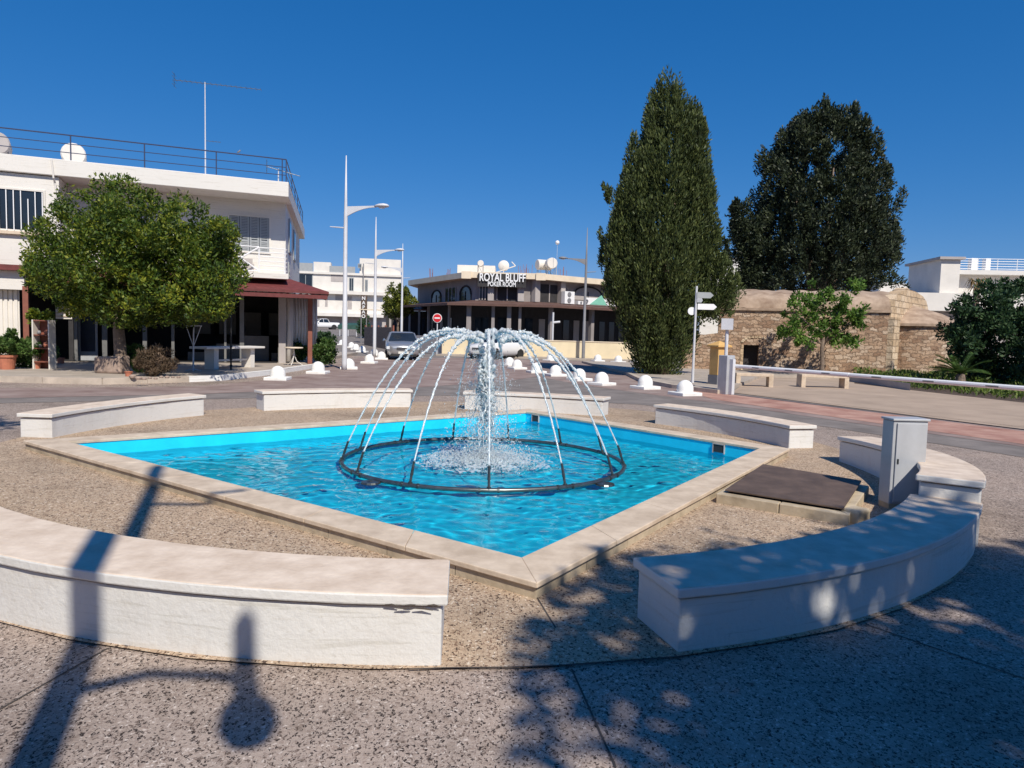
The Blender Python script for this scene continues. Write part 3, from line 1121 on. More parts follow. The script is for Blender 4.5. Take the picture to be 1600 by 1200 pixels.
# ================================================================== STREET LAMPS
def street_lamp(label, loc, rz, mat, H=8.12, group='tall street lamps with a needle tip'):
    t_ = thing('street_lamp', label, 'street lamp', (0, 0, 0), group)
    mb = MB()
    mb.tube([(0, 0, 0), (0, 0, 0.25), (0, 0, 2.4), (0, 0, 2.42), (0, 0, 5.9), (0, 0, 6.4), (0, 0, H)], [0.10, 0.10, 0.095, 0.085, 0.072, 0.055, 0.018], 12)
    mb.build('pole', mat, t_, smooth=True)
    mb = MB()                                       # tapering fin arm
    P = []
    for i in range(9):
        f = i / 8
        x = 0.05 + 1.15 * f
        zt = 6.22 + 0.03 * f
        zb = 6.22 - 0.34 * (1 - f) ** 2 - 0.03
        for (y, z) in ((-0.03, zb), (0.03, zb), (0.03, zt), (-0.03, zt)):
            P.append((x, y, z))
    F = [(0, 3, 2, 1), (32, 33, 34, 35)]
    for i in range(8):
        for k in range(4):
            F.append((i * 4 + k, i * 4 + (k + 1) % 4, (i + 1) * 4 + (k + 1) % 4, (i + 1) * 4 + k))
    mb.poly(P, F)
    mb.build('arm', mat, t_)
    mb = MB()
    k = len(mb.v)
    secs = [(1.12, .03, .02), (1.2, .10, .05), (1.32, .17, .085), (1.5, .19, .10), (1.64, .15, .07), (1.7, .04, .02)]
    mb.tube([(x, 0, 6.24) for x, a, c in secs], [1] * 6, 12)
    for i, (x, a, c) in enumerate(secs):
        for j in range(12):
            v = mb.v[i * 12 + j]
            mb.v[i * 12 + j] = (x, (v[1]) * a, 6.24 + (v[2] - 6.24) * c * (1.0 if v[2] > 6.24 else 0.6))
    hd = mb.build('lamp_head', mat, t_, smooth=True)
    mb = MB()
    mb.lathe((1.42, 0, 6.15), [(0.0001, 0), (0.11, 0.01), (0.13, 0.05)], 12)
    mb.build('lens', M['lampglass'], hd)
    mb = MB()
    mb.tube([(-0.05, 0, 5.42), (-0.62, 0, 5.46)], [0.028, 0.02], 6)
    mb.build('rear_arm', mat, t_)
    t_.location = loc
    t_.rotation_euler.z = rz
    return t_


p = G(538, 578)
street_lamp('nearest tall white street lamp left of the fountain, its needle reaching highest', p, R(-8), M['greypaint'])
p = A(585, 556, 41.9)
street_lamp('middle white street lamp of the row along the left pavement, arm to the right', (p.x, p.y, 0), R(-5), M['greypaint'])
p = A(627, 547, 56.5)
street_lamp('farthest white street lamp with its arm pointing left over the street tree', (p.x, p.y, terr(56.5)), R(180), M['greypaint'])
p = A(911, 563, 43.9)
street_lamp('street lamp darkened for shade in front of the cream garden wall, right of the fountain', (p.x, p.y, 0), R(180), M['darkpole'])  # dark colour of this lamp stands in for the cypress shade on it

# lamp post beside the camera whose shadow lies across the near bench
lp = thing('lantern_post', 'tall lantern post standing behind the viewer, seen only as a shadow', 'lamp post', (-0.26, -1.1, 0))
bx, by = -0.26, -1.1
mb = MB()
mb.tube([(bx, by, 0), (bx, by, 9.4), (bx, by, 9.5)], [0.09, 0.075, 0.05], 12)
mb.build('pole', M['darkpole'], lp)
mb = MB()
mb.tube([(bx, by, 4.52), (bx + 0.35, by, 4.74), (bx + 0.66, by, 4.74), (bx + 0.78, by, 4.69)], 0.038, 8)
mb.tube([(bx, by, 8.12), (bx + 0.45, by, 8.15), (bx + 0.85, by + 0.1, 8.3)], 0.036, 6)
mb.build('arm', M['darkpole'], lp)
mb = MB()
mb.lathe((bx + 0.79, by, 4.17), [(0.0001, 0), (0.09, 0.03), (0.12, 0.12), (0.11, 0.25), (0.06, 0.36), (0.052, 0.92), (0.0001, 1.0)], 14)
mb.build('lantern', M['darkpole'], lp, smooth=True)


# ================================================================== BOLLARDS
def make_bollard():
    mb = MB()
    mb.box(-0.335, 0.335, -0.335, 0.335, 0.0, 0.10)
    b0 = thing('dome_bollard', '-', 'bollard', (0, 0, 0), 'white dome bollards along the kerbs')
    mb.build('base', M['bollard'], b0, bevel=0.02)
    mb = MB()
    prof = [(0.222, 0.10), (0.226, 0.16)] + [(0.226 * math.cos(a), 0.19 + 0.24 * math.sin(a)) for a in [R(x) for x in range(0, 90, 12)]] + [(0.0001, 0.43)]
    mb.lathe((0, 0, 0), prof, 20)
    mb.build('dome', M['bollard'], b0, smooth=True)
    return b0


bl = [(434, 594, 'nearest white dome bollard in front of the white kerb, left of the fountain'),
      (497, 584, 'white dome bollard at the end of the white kerb beside the bushes'),
      (545, 577, 'white dome bollard standing at the foot of the nearest tall street lamp'),
      (577, 568, 'white dome bollard between the nearest street lamp and the silver car'),
      (596, 562, 'white dome bollard just left of the front wheel of the silver car'),
      (585, 556, 'white dome bollard at the foot of the middle street lamp'),
      (566, 550, 'white dome bollard in the far left row, second behind the middle lamp'),
      (556, 546, 'white dome bollard in the far left row between two others, half way down'),
      (549, 543, 'white dome bollard low in the far left row beyond the middle lamp'),
      (534, 539, 'farthest white dome bollard of the left row, left of the tall lamp pole'),
      (568, 531, 'small white dome bollard across the side street in front of the brown fence'),
      (593, 535, 'small white dome bollard touching the rear of the silver car'),
      (808, 577, 'white dome bollard seen through the jets right of the water column'),
      (796, 572, 'white dome bollard behind the white car wheel, right of the water column'),
      (838, 583, 'white dome bollard between two arching jets at the right'),
      (868, 588, 'white dome bollard behind the outermost right jets, left of the lamp'),
      (905, 595, 'white dome bollard crossed by the rightmost water jet'),
      (940, 602, 'white dome bollard in the open just right of the jets'),
      (1008, 608, 'white dome bollard second from the signpost on the red paving'),
      (1070, 618, 'white dome bollard nearest the barrier, in front of the signpost'),
      (860, 564, 'shaded dome bollard below the cream wall left of the dark lamp'),
      (934, 565, 'shaded dome bollard below the cream wall right of the dark lamp'),
      (966, 567, 'sunlit dome bollard at the foot of the cream wall, left of the cypress'),
      (996, 567, 'sunlit dome bollard half hidden by the left foot of the cypress'),
      (1056, 574, 'dome bollard in the shade right of the cypress trunk by the rubble wall')]
b0 = make_bollard()
for i, (x, y, l) in enumerate(bl):
    o = b0 if i == 0 else copy_tree(b0)
    p = G(x, y)
    if p.y > 42:
        p = A(x, y, 42 + (p.y - 42) * 0.55)
        p.z = terr(p.y)
    zz = 0.12 if x == 1056 else 0.0
    o.location = (p.x, p.y, zz if p.y < 42 else p.z)
    o.rotation_euler.z = random.uniform(-0.25, 0.25) + (0.5 if x > 700 else 0.15)
    o['label'] = l


# ================================================================== FRAMES FOR BUILDINGS
class Fr:
    def __init__(s, o, u):
        s.o = Vector((o[0], o[1]))
        s.u = Vector(u).normalized()
        s.n = Vector((s.u.y, -s.u.x))              # towards the viewer when u runs left to right

    def p(s, t_, d, z=None):
        q_ = s.o + s.u * t_ + s.n * d
        return (q_.x, q_.y) if z is None else (q_.x, q_.y, z)

    def box(s, mb, t0, t1, d0, d1, z0, z1):        # d0 < d1 (d1 nearer the viewer)
        mb.hexa([s.p(t0, d1, z0), s.p(t1, d1, z0), s.p(t1, d0, z0), s.p(t0, d0, z0), s.p(t0, d1, z1), s.p(t1, d1, z1), s.p(t1, d0, z1), s.p(t0, d0, z1)])
        return mb

    def px(s, x, y, d=0.0):
        r_ = ray(x, y)
        o_ = s.o + s.n * d
        # (r.xy * k - o) . n = 0
        k = o_.dot(s.n) / r_.xy.dot(s.n)
        h = Vector((r_.x * k, r_.y * k))
        return (h - s.o).dot(s.u), EYE + r_.z * k


# ------------------------------------------------------------------ LEFT BUILDING
FL = Fr((-9.1, 28.4), (0.924, 0.382))
V2 = Vector((-0.243, 0.970))


def side(k, z=None, out=0.0):
    q_ = FL.o + V2 * k + Vector((0.970, 0.243)) * out
    return (q_.x, q_.y) if z is None else (q_.x, q_.y, z)


hs = thing('corner_house', 'two storey white flat roofed corner house with a maroon awning, left of the street', 'building', (*FL.p(-5, 0), 0.15))
ZS, ZT, ZF = 6.46, 7.01, 3.45
mb = MB()
mb.prism([FL.p(-16, 0), FL.p(0, 0), side(11.2), (side(11.2)[0] - 16, side(11.2)[1] - 5)], ZF, ZS)
mb.build('upper_wall', M['white'], hs)
mb = MB()
FL.box(mb, -16, -7.43, 0.0, 1.3, 3.25, ZS - 0.03)
mb.build('projecting_wall', M['white'], hs)
mb = MB()
s0 = FL.p(0, 1.45)
e0 = (side(0, out=0.12)[0], side(0, out=0.12)[1])
cor = (s0[0] - 0.02, s0[1])
mb.prism([FL.p(-16.5, 1.45), cor, side(11.6, out=0.25), (side(11.6)[0] - 17, side(11.6)[1] - 5)], ZS, ZT)
mb.build('roof', M['white'], hs, bevel=0.02)
# ground floor: side wall, back wall, columns, beam
mb = MB()
mb.prism([side(0.0), side(11.0), (side(11.0)[0] - 0.3, side(11.0)[1]), (side(0)[0] - 0.3, side(0)[1] + 0.05)], 0.15, ZF)
mb.build('side_wall', M['offwhite'], hs)
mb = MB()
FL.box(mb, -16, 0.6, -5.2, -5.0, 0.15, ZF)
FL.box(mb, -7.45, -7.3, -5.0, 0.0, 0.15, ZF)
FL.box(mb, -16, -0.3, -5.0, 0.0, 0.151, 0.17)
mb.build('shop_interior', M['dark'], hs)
mb = MB()
FL.box(mb, -16, 0.0, -0.28, -0.02, 2.95, ZF)
mb.build('beam', M['greywall'], hs)
for tc, wd in ((-0.12, 0.26), (FL.px(378, 530)[0], 0.16), (FL.px(352, 530)[0], 0.08), (FL.px(270, 520)[0], 0.10), (FL.px(226, 520)[0], 0.14), (FL.px(163, 510)[0], 0.16), (FL.px(118, 510)[0], 0.10)):
    mb = MB()
    FL.box(mb, tc - wd / 2, tc + wd / 2, -0.2, 0.0, 0.15, 2.95)
    mb.build('column', M['shopcol'] if wd < .25 else M['greywall'], hs)
# shop window posts and a glazed door
t0, _ = FL.px(122, 500, -0.6)
t1, _ = FL.px(152, 500, -0.6)
mb = MB()
for a, b_ in ((t0, t0 + 0.07), (t1 - 0.07, t1)):
    FL.box(mb, a, b_, -0.66, -0.58, 0.17, 2.3)
FL.box(mb, t0, t1, -0.66, -0.58, 2.3, 2.38)
FL.box(mb, t0 + .07, t1 - .07, -0.66, -0.58, 0.17, 0.5)
dd = mb.build('door', M['boxgrey'], hs)
mb = MB()
FL.box(mb, t0 + .07, t1 - .07, -0.64, -0.62, 0.5, 2.3)
mb.build('door_glass', M['darkblue'], dd)
for k in range(4):
    a = -3.6 + k * 1.05
    mb = MB()
    FL.box(mb, a, a + 0.95, -1.6, -1.25, 0.17, 0.5 + 0.35 * (k % 3))
    mb.build('display_case', M['shopcol'], hs)
    mb = MB()
    FL.box(mb, a + .1, a + 0.8, -4.6, -4.3, 1.2, 2.2)
    mb.build('shop_shelf', M['shopcol'], hs)
# roof railing
mb = MB()
for z in (ZT + 0.84, ZT + 0.55, ZT + 0.26):
    mb.tube([FL.p(-16, 1.35, z), FL.p(-0.1, 1.35, z)], 0.022 if z > ZT + .8 else 0.014, 6)
    mb.tube([FL.p(-0.1, 1.35, z), side(11.3, z, 0.15)], 0.022 if z > ZT + .8 else 0.014, 6)
for tc in [FL.px(x, 260, 1.35)[0] for x in (-60, 111, 226, 338, 441)] + [-0.1]:
    mb.tube([FL.p(tc, 1.35, ZT), FL.p(tc, 1.35, ZT + 0.84)], 0.022, 6)
for k in (2, 4.2, 6.4, 8.6, 11.3):
    f = (k + 1.4) / 12.7
    a, b_ = Vector(FL.p(-0.1, 1.35)), Vector(side(11.3, None, 0.15))
    c = a.lerp(b_, f)
    mb.tube([(*c, ZT), (*c, ZT + 0.84)], 0.018, 6)
mb.build('roof_railing', M['navyrail'], hs)


def window_px(parent, F_, d, x0, y0, x1, y1, style, frame=M['offwhite'], pane=M['winglass'], fw=0.06):
    ta, za = F_.px(x0, y1, d)
    tb, zb = F_.px(x1, y0, d)
    mb = MB()
    F_.box(mb, ta, ta + fw, d - 0.02, d + 0.05, za, zb)
    F_.box(mb, tb - fw, tb, d - 0.02, d + 0.05, za, zb)
    F_.box(mb, ta + fw, tb - fw, d - 0.02, d + 0.05, zb - fw, zb)
    F_.box(mb, ta + fw, tb - fw, d - 0.02, d + 0.05, za, za + fw)
    w_ = mb.build('window', frame, parent)
    mb = MB()
    F_.box(mb, ta + fw, tb - fw, d - 0.01, d + 0.012, za + fw, zb - fw)
    mb.build('pane', pane, w_)
    mb = MB()
    if style == 'bars':
        n = 9
        for i in range(n):
            tt = ta + (tb - ta) * (i + 0.6) / n
            F_.box(mb, tt - 0.014, tt + 0.014, d + 0.06, d + 0.09, za + 0.02, zb - 0.08 - 0.25 * (i % 4 == 2))
        mb.build('window_bars', M['signwhite'], w_)
        mb = MB()
        F_.box(mb, ta - 0.05, tb + 0.08, d, d + 0.14, za - 0.10, za - 0.003)
        mb.build('sill', M['coping'], w_)
    if style == 'shutter':
        n = 4
        wd = (tb - ta - 2 * fw) / n
        for i in range(n):
            a = ta + fw + wd * i
            mb = MB()
            F_.box(mb, a + 0.01, a + 0.07, d + 0.015, d + 0.045, za + fw, zb - fw)
            F_.box(mb, a + wd - 0.07, a + wd - 0.01, d + 0.015, d + 0.045, za + fw, zb - fw)
            zm = za + (zb - za) * 0.32
            F_.box(mb, a + 0.07, a + wd - 0.07, d + 0.015, d + 0.045, zm - 0.04, zm + 0.04)
            k = 22
            for j in range(k):
                z = za + fw + (zb - za - 2 * fw) * j / k
                if abs(z - zm) > 0.06:
                    F_.box(mb, a + 0.07, a + wd - 0.07, d + 0.016, d + 0.035, z, z + 0.045)
            mb.build('shutter', M['shutter'], w_)
    return w_


window_px(hs, FL, 1.3, -30, 298, 71, 358, 'bars')
window_px(hs, FL, 0.0, 356, 339, 423, 393, 'shutter')
# side wall windows (seen very obliquely)
FS = Fr(side(0), tuple(V2))
for k0, k1, z0, z1 in ((1.6, 2.9, 4.7, 6.1), (5.0, 6.3, 4.7, 6.1), (1.4, 1.9, 3.6, 4.3)):
    mb = MB()
    FS.box(mb, k0, k1, 0.0, 0.05, z0, z1)
    w_ = mb.build('window', M['shutter'], hs)
    mb = MB()
    FS.box(mb, k0 + .1, k1 - .1, 0.05, 0.06, z0 + .1, z1 - .1)
    mb.build('pane', M['winglass'], w_)
# drain pipe on the projecting wall
td, _ = FL.px(86, 300, 1.3)
mb = MB()
mb.tube([FL.p(td - .05, 1.5, ZT - 0.05), FL.p(td, 1.49, ZS - 0.1), FL.p(td + .02, 1.36, ZS - 0.25), FL.p(td + 0.1, 1.36, 3.4)], 0.03, 6)
mb.build('drain_pipe', M['offwhite'], hs)
# balcony
tb0, zb0 = FL.px(350, 432, 1.15)
tb1, zb1 = FL.px(447, 434, 1.15)
zb = 3.62
mb = MB()
FL.box(mb, tb0 - 1.5, 0.0, 0.0, 1.25, ZF - 0.04, zb)
bal = mb.build('balcony', M['white'], hs, bevel=0.01)
mb = MB()
for k in range(6):
    z = zb + 0.1 + k * 0.165
    mb.tube([FL.p(-1.05, 1.15, z), FL.p(-0.12, 1.15, z), FL.p(-0.04, 1.05, z), FL.p(-0.04, 0.02, z)], 0.016, 6)
tl = FL.px(366, 400, 1.15)[0]
for z in (zb + 0.05, zb + 0.95):
    mb.tube([FL.p(tb0 - 1.4, 1.15, z), FL.p(-1.05, 1.15, z)], 0.02, 6)
for tc in (tb0 - 1.4, -2.35, -1.05, -0.12):
    mb.tube([FL.p(tc, 1.15, zb), FL.p(tc, 1.15, zb + 0.95)], 0.025, 6)
for a, b_ in ((-2.35, -1.05), (-3.65, -2.35)):
    mb.tube([FL.p(a, 1.17, zb + .06), FL.p(b_, 1.17, zb + .93)], 0.03, 6)
    mb.tube([FL.p(a, 1.13, zb + .93), FL.p(b_, 1.13, zb + .06)], 0.03, 6)
mb.build('balcony_railing', M['signwhite'], bal)
mb = MB()
FL.box(mb, -1.9, -1.25, 0.15, 0.5, zb, zb + 0.55)
FL.box(mb, -2.2, -1.2, 0.3, 0.6, zb, zb + 0.35)
mb.build('balcony_clutter', M['greywall'], bal)

# awning with hip
E1 = FL.p(1.45, 1.72, 2.98)
mb = MB()
TL, ZA = -7.3, 3.44
fr0, fr1 = FL.p(TL, 1.72, 2.98), E1
wk0, wk1 = FL.p(TL, 0.02, ZA + 0.1), FL.p(0.02, 0.02, ZA + 0.10)
sd1 = (side(5.0, 2.98, 1.5))
sdw = side(5.0, ZA + 0.10, 0.02)
th = 0.09
P = [fr0, fr1, wk1, wk0, sd1, sdw]
Pb = [(p[0], p[1], p[2] - th) for p in P]
mb.poly(P + Pb, [(0, 1, 2, 3), (1, 4, 5, 2), (9, 8, 7, 6), (8, 11, 10, 7), (0, 6, 7, 1), (1, 7, 10, 4), (4, 10, 11, 5), (3, 9, 6, 0)])
aw = mb.build('awning', M['maroon'], hs)
mb = MB()
for i in range(37):                                       # battens under the tiles along the eave
    tt = TL + 0.12 + i * 0.23
    FL.box(mb, tt, tt + 0.05, 0.2, 1.66, 2.84, 2.885)
FL.box(mb, TL, 1.40, 1.60, 1.70, 2.70, 2.84)
mb.build('rafter', M['maroon'], aw)
mb = MB()
FL.box(mb, -16, -7.6, 1.303, 1.78, 3.22, 3.40)
mb.build('awning', M['maroon'], hs)
pp = G(484, 568.5, 0.15)
mb = MB()
mb.cbox((pp.x, pp.y, 0.15), 0.17, 0.17, 2.70, R(22))
mb.build('awning_post', M['brown'], aw, bevel=0.01)
px_ = FL.px(40, 450, 1.6)[0]
mb = MB()
FL.box(mb, px_ - 0.08, px_ + 0.08, 1.55, 1.68, 0.15, 2.72)
mb.build('awning_post', M['brown'], aw)
# white beam and corrugated shutter of the left shop
mb = MB()
FL.box(mb, -16, FL.px(38, 440, 1.5)[0], 1.303, 1.52, 2.60, 3.215)
mb.build('shop_fascia', M['white'], hs)
mb = MB()
tE = FL.px(30, 480, 1.2)[0]
for i in range(46):
    a = tE - 0.14 * (i + 1)
    FL.box(mb, a, a + 0.09, 1.12, 1.20, 0.15, 2.6)
    FL.box(mb, a + 0.09, a + 0.14, 1.12, 1.16, 0.15, 2.6)
mb.build('corrugated_screen', M['offwhite'], hs)
# white curtains along the side wall
mb = MB()
rr = np.random.default_rng(5)
for k in range(14):
    kk = 0.35 + k * 0.32
    o_ = 0.10 + 0.05 * math.sin(k * 2.1)
    mb.tube([side(kk, 2.9, o_), side(kk + .03, 1.6, o_ + .03), side(kk - .02, 0.2 + 0.25 * (k % 3), o_)], [0.10, 0.085, 0.11], 8)
mb.build('curtain', M['offwhite'], hs, smooth=True)
mb = MB()
for k in range(9):
    tt = 0.42 + k * 0.115
    mb.tube([FL.p(tt, -1.4, 2.85), FL.p(tt + .02, -1.36, 1.7), FL.p(tt - .01, -1.4, 0.45 - 0.03 * (k % 3))], [0.062, 0.05 + 0.012 * (k % 2), 0.066], 8)
mb.build('curtain', M['white'], hs, smooth=True)


def drum(label, c, r, L, rz, mat=M['offwhite'], stand=True, small=False):
    t_ = thing('water_tank', label, 'water tank', c, 'white solar water tanks on roofs')
    d = Vector((math.cos(rz), math.sin(rz), 0))
    cc = Vector(c) + Vector((0, 0, (0.62 if r < .5 else 0.5) + r))
    mb = MB()
    mb.tube([cc - d * L / 2, cc - d * (L / 2 - 0.06), cc + d * (L / 2 - 0.06), cc + d * L / 2], [r * 0.9, r, r, r * 0.9], 20)
    mb.build('drum', mat, t_, smooth=False)
    if stand:
        mb = MB()
        n_ = Vector((-d.y, d.x, 0))
        for s1 in (-1, 1):
            for s2 in (-1, 1):
                q_ = cc + d * s1 * L * 0.35 + n_ * s2 * r * 0.8
                mb.tube([(q_.x, q_.y, c[2]), (q_.x, q_.y, cc.z - r * 0.5)], 0.022, 6)
            q0, q1 = cc + d * s1 * L * .35 - n_ * r * .8, cc + d * s1 * L * .35 + n_ * r * .8
            mb.tube([(q0.x, q0.y, cc.z - r * .6), (q1.x, q1.y, cc.z - r * .6)], 0.022, 6)
            mb.tube([(q0.x, q0.y, c[2] + .05), (q1.x, q1.y, cc.z - r * .6)], 0.015, 6)
        mb.build('stand', M['darkpole'], t_)
    return t_


p = A(115, 221, 28.5)
drum('round white water tank with a dark stand behind the left roof railing', (p.x, p.y, ZT - .01), 0.43, 1.2, R(120))
p = A(-4, 208, 27.0)
drum('grey water tank cut by the left edge of the photo, behind the roof railing', (p.x, p.y, ZT - .01), 0.42, 1.2, R(122), M['greywall'])
for dx in (-0.18, 0.28):
    pass


def yagi(label, c, H, L, n_el, rz, arms=True, tilt=0.0):
    t_ = thing('roof_antenna', label, 'antenna', c)
    c = Vector(c)
    mb = MB()
    mb.tube([c, c + Vector((0, 0, H * .5)), c + Vector((0, 0, H))], [0.028, 0.024, 0.018], 6)
    mb.build('mast', M['greypaint'], t_)
    d = Vector((math.cos(rz), math.sin(rz), tilt))
    n_ = Vector((-math.sin(rz), math.cos(rz), 0))
    mb = MB()
    a0 = c + Vector((0, 0, H - 0.05))
    mb.tube([a0 - d * L * 0.35, a0 + d * L * 0.65], 0.012, 5)
    for i in range(n_el):
        q_ = a0 + d * L * (-0.33 + 0.98 * i / (n_el - 1))
        l_ = 0.17 + 0.05 * (1 - i / n_el)
        mb.tube([q_ - n_ * l_, q_ + n_ * l_], 0.006, 4)
    for k in range(4):
        q_ = a0 - d * L * 0.35 + Vector((0, 0, (k - 1.5) * 0.14))
        mb.tube([q_ - n_ * 0.3, q_ + n_ * 0.3], 0.006, 4)
    mb.tube([a0 - d * L * .35 - Vector((0, 0, .25)), a0 - d * L * .35 + Vector((0, 0, .25))], 0.008, 4)
    if arms:
        b1 = c + Vector((0, 0, H * 0.42))
        mb.tube([b1, b1 + d * 0.55], 0.010, 4)
        for i in range(4):
            q_ = b1 + d * (0.15 + 0.12 * i)
            mb.tube([q_ - n_ * .12, q_ + n_ * .12], 0.005, 4)
    mb.build('boom', M['steel'], t_)
    return t_


p = A(321, 270, 27.6)
yagi('tall rooftop television antenna with a long toothed boom above the white house', (p.x, p.y, ZT), 3.75, 3.1, 18, R(12), True, -0.02)
q_ = FL.p(-0.35, 1.0)
t_ = yagi('short tilted antenna rod sticking out beyond the right roof corner', (q_[0], q_[1], ZT), 0.55, 1.2, 9, R(15), False, -0.22)
p = A(373, 239, 27.7)
mb = MB()
mb.tube([(p.x - .07, p.y, p.z), (p.x - .03, p.y, p.z + .03), (p.x + .03, p.y, p.z + .06), (p.x + .05, p.y, p.z + .10), (p.x + .085, p.y, p.z + .11)], [.008, .03, .035, .022, .004], 8)
tag(mb.build('pigeon', M['darkpole'], None, smooth=True), 'small dark bird perched on the top roof rail', 'bird')

# ================================================================== TREES
def limb_tree(parent, base, forks, mat=None, r=0.13, h=1.5, lean=(0, 0), seed=1):
    rr = np.random.default_rng(seed)
    mb = MB()
    base = Vector(base)
    top = base + Vector((lean[0], lean[1], h))
    mb.tube([base - Vector((0, 0, .05)), base + Vector((0, 0, 0.08)), base.lerp(top, 0.35) + Vector((0.03, 0, 0)), base.lerp(top, .7) - Vector((.03, 0, 0)), top], [r * 1.5, r * 1.15, r, r * 0.9, r * 0.85], 10)
    for f in forks:
        e = Vector(f)
        s_ = base.lerp(top, rr.uniform(0.75, 1.0))
        mid = s_.lerp(e, 0.5) + Vector((rr.normal(0, .08), rr.normal(0, .08), rr.normal(0.1, .08)))
        mb.tube([s_, mid, e], [r * 0.6, r * 0.35, r * 0.12], 7)
    return mb.build('trunk', mat or M['bark'], parent, smooth=True)


# orange tree: left of the house
ob = G(186, 583, 0.15)
ot = thing('orange_tree', 'large round leafy orange tree in front of the white house with grey forked trunk', 'tree', ob)
Yt = ob.y
cc = A(222, 395, Yt)
k = 240
lobes = [(100, 365, .95), (140, 340, 1.05), (190, 325, 1.05), (235, 340, .95), (285, 355, 1.05), (330, 385, 0.95), (345, 430, 0.75), (90, 420, 0.9), (130, 450, 0.85), (190, 425, 1.2), (240, 430, 1.2), (290, 440, 1.1), (330, 455, 0.75), (150, 395, 1.1), (220, 385, 1.2), (180, 470, .75), (285, 478, .6), (215, 484, 0.6), (120, 462, .6), (250, 476, .7), (330, 470, .6), (75, 400, .7), (290, 400, 1.1), (338, 405, .75), (255, 385, 1.0), (265, 410, 1.0), (230, 440, 1.0), (180, 360, 1.0)]
cen, rad = [], []
for (x, y, r_) in lobes:
    for s_ in range(22):
        c = A(x, y, Yt + rng.uniform(-1.5, 1.7))
        d = rng.normal(0, 1, 3)
        d /= np.linalg.norm(d)
        cen.append(np.array(c) + d * r_ * 0.72)
        rad.append(rng.uniform(0.26, 0.42) * np.array([1, 1, 0.8]))
cen, rad = np.array(cen), np.array(rad)
P, D = clump_cloud(cen, rad, 130, 0.3)
D = D * 0.8 + np.array([0, 0, 0.4])
limb_tree(ot, ob, [A(120, 400, Yt + .3), A(170, 370, Yt - .4), A(225, 370, Yt + .5), A(280, 400, Yt), A(325, 430, Yt - .3), A(210, 430, Yt - .8), A(130, 440, Yt - .5)], r=0.17, h=1.75, lean=(0.05, 0), seed=2)
leaves('crown', P, D, 0.115, 0.05, M['leaf_orange'], ot)


def env_tree(parent, base_px, Yd, env, n_cl, per, cl_r, cl_h, leaf, mat, depth_k=0.85, up=1.2, seed=1, shell=0.25, jitter=0.5, rough=0.06):
    """env: list of (py, left px, right px); clumps fill that outline at its real distance"""
    rr = np.random.default_rng(seed)
    ysv = np.array([e[0] for e in env], float)
    lv, rv = np.array([e[1] for e in env], float), np.array([e[2] for e in env], float)
    cen, rad, dirs = [], [], []
    wts = (rv - lv)
    for i in range(n_cl):
        while True:
            y = rr.uniform(ysv[0], ysv[-1])
            wl, wr = np.interp(y, ysv, lv), np.interp(y, ysv, rv)
            if rr.uniform(0, wts.max()) < (wr - wl):
                break
        c = (wl + wr) / 2
        hw = (wr - wl) / 2
        m_per = Yd / FPX
        th = rr.uniform(0, 2 * math.pi)
        rho = 0.30 + 0.70 * math.sqrt(rr.uniform(0, 1))
        ctr = A(c, y, Yd)
        R_ = max(hw * m_per - cl_r * 0.15, 0.05)
        R_ *= 0.97 + 0.11 * math.sin(th * 5 + y * 0.045 + seed) * math.sin(y * 0.09 + th * 2) + rough * rr.uniform(-1, 1)
        off = np.array([math.cos(th) * rho * R_, math.sin(th) * rho * R_ * depth_k, 0])
        cen.append(np.array(ctr) + off)
        s_ = rr.uniform(0.65, 1.25)
        rad.append(np.array([cl_r * s_, cl_r * s_, cl_h * s_]))
        dirs.append(np.array([math.cos(th) * 0.5, math.sin(th) * 0.5, up]))
    cen, rad, dirs = np.array(cen), np.array(rad), np.array(dirs)
    P, D = clump_cloud(cen, rad, per, shell)
    # narrow the clumps towards their tips
    idx = np.repeat(np.arange(n_cl), per)
    rel = (P[:, 2] - cen[idx, 2]) / rad[idx, 2]
    tap = np.clip(1.0 - 0.55 * (rel + 0.2), 0.25, 1.15)
    P[:, :2] = cen[idx, :2] + (P[:, :2] - cen[idx, :2]) * tap[:, None]
    DD = dirs[idx] + 0.5 * D
    return leaves('crown', P, DD, leaf[0], leaf[1], mat, parent, jitter=jitter)


cyb = G(1030, 584, 0.12)
cy = thing('cypress_tree', 'tall olive green cypress with pointed tips, nearest of the two big conifers', 'tree', cyb)
mb = MB()
for k in range(5):
    a = k * 1.25
    mb.tube([(cyb.x + .25 * math.cos(a), cyb.y + .25 * math.sin(a), 0.1), (cyb.x + .5 * math.cos(a), cyb.y + .4 * math.sin(a), 4), (cyb.x + .9 * math.cos(a), cyb.y + .6 * math.sin(a), 9)], [.16, .12, .03], 7)
mb.build('trunk', M['bark'], cy, smooth=True)
env_tree(cy, None, cyb.y, [(134, 1034, 1054), (146, 1026, 1064), (162, 1016, 1072), (182, 1008, 1082), (205, 1004, 1088), (235, 996, 1098), (300, 972, 1104), (360, 956, 1106), (420, 950, 1106), (460, 956, 1104), (500, 968, 1092), (530, 976, 1084), (555, 988, 1070), (580, 1002, 1056)], 1100, 105, 0.29, 0.72, (0.16, 0.05), M['leaf_cyp'], seed=4, jitter=0.35)
env_tree(cy, None, cyb.y - 0.4, [(172, 1078, 1090), (185, 1072, 1096), (200, 1066, 1102), (240, 1062, 1108), (300, 1060, 1118), (360, 1060, 1124), (420, 1060, 1128)], 300, 75, 0.24, 0.60, (0.16, 0.05), M['leaf_cyp'], seed=5, jitter=0.35)
env_tree(cy, None, cyb.y - 0.3, [(214, 986, 995), (230, 981, 1000), (260, 973, 1010), (320, 957, 1015), (380, 946, 1015), (440, 942, 1010), (480, 950, 1010)], 300, 75, 0.24, 0.60, (0.16, 0.05), M['leaf_cyp'], seed=6, jitter=0.35)
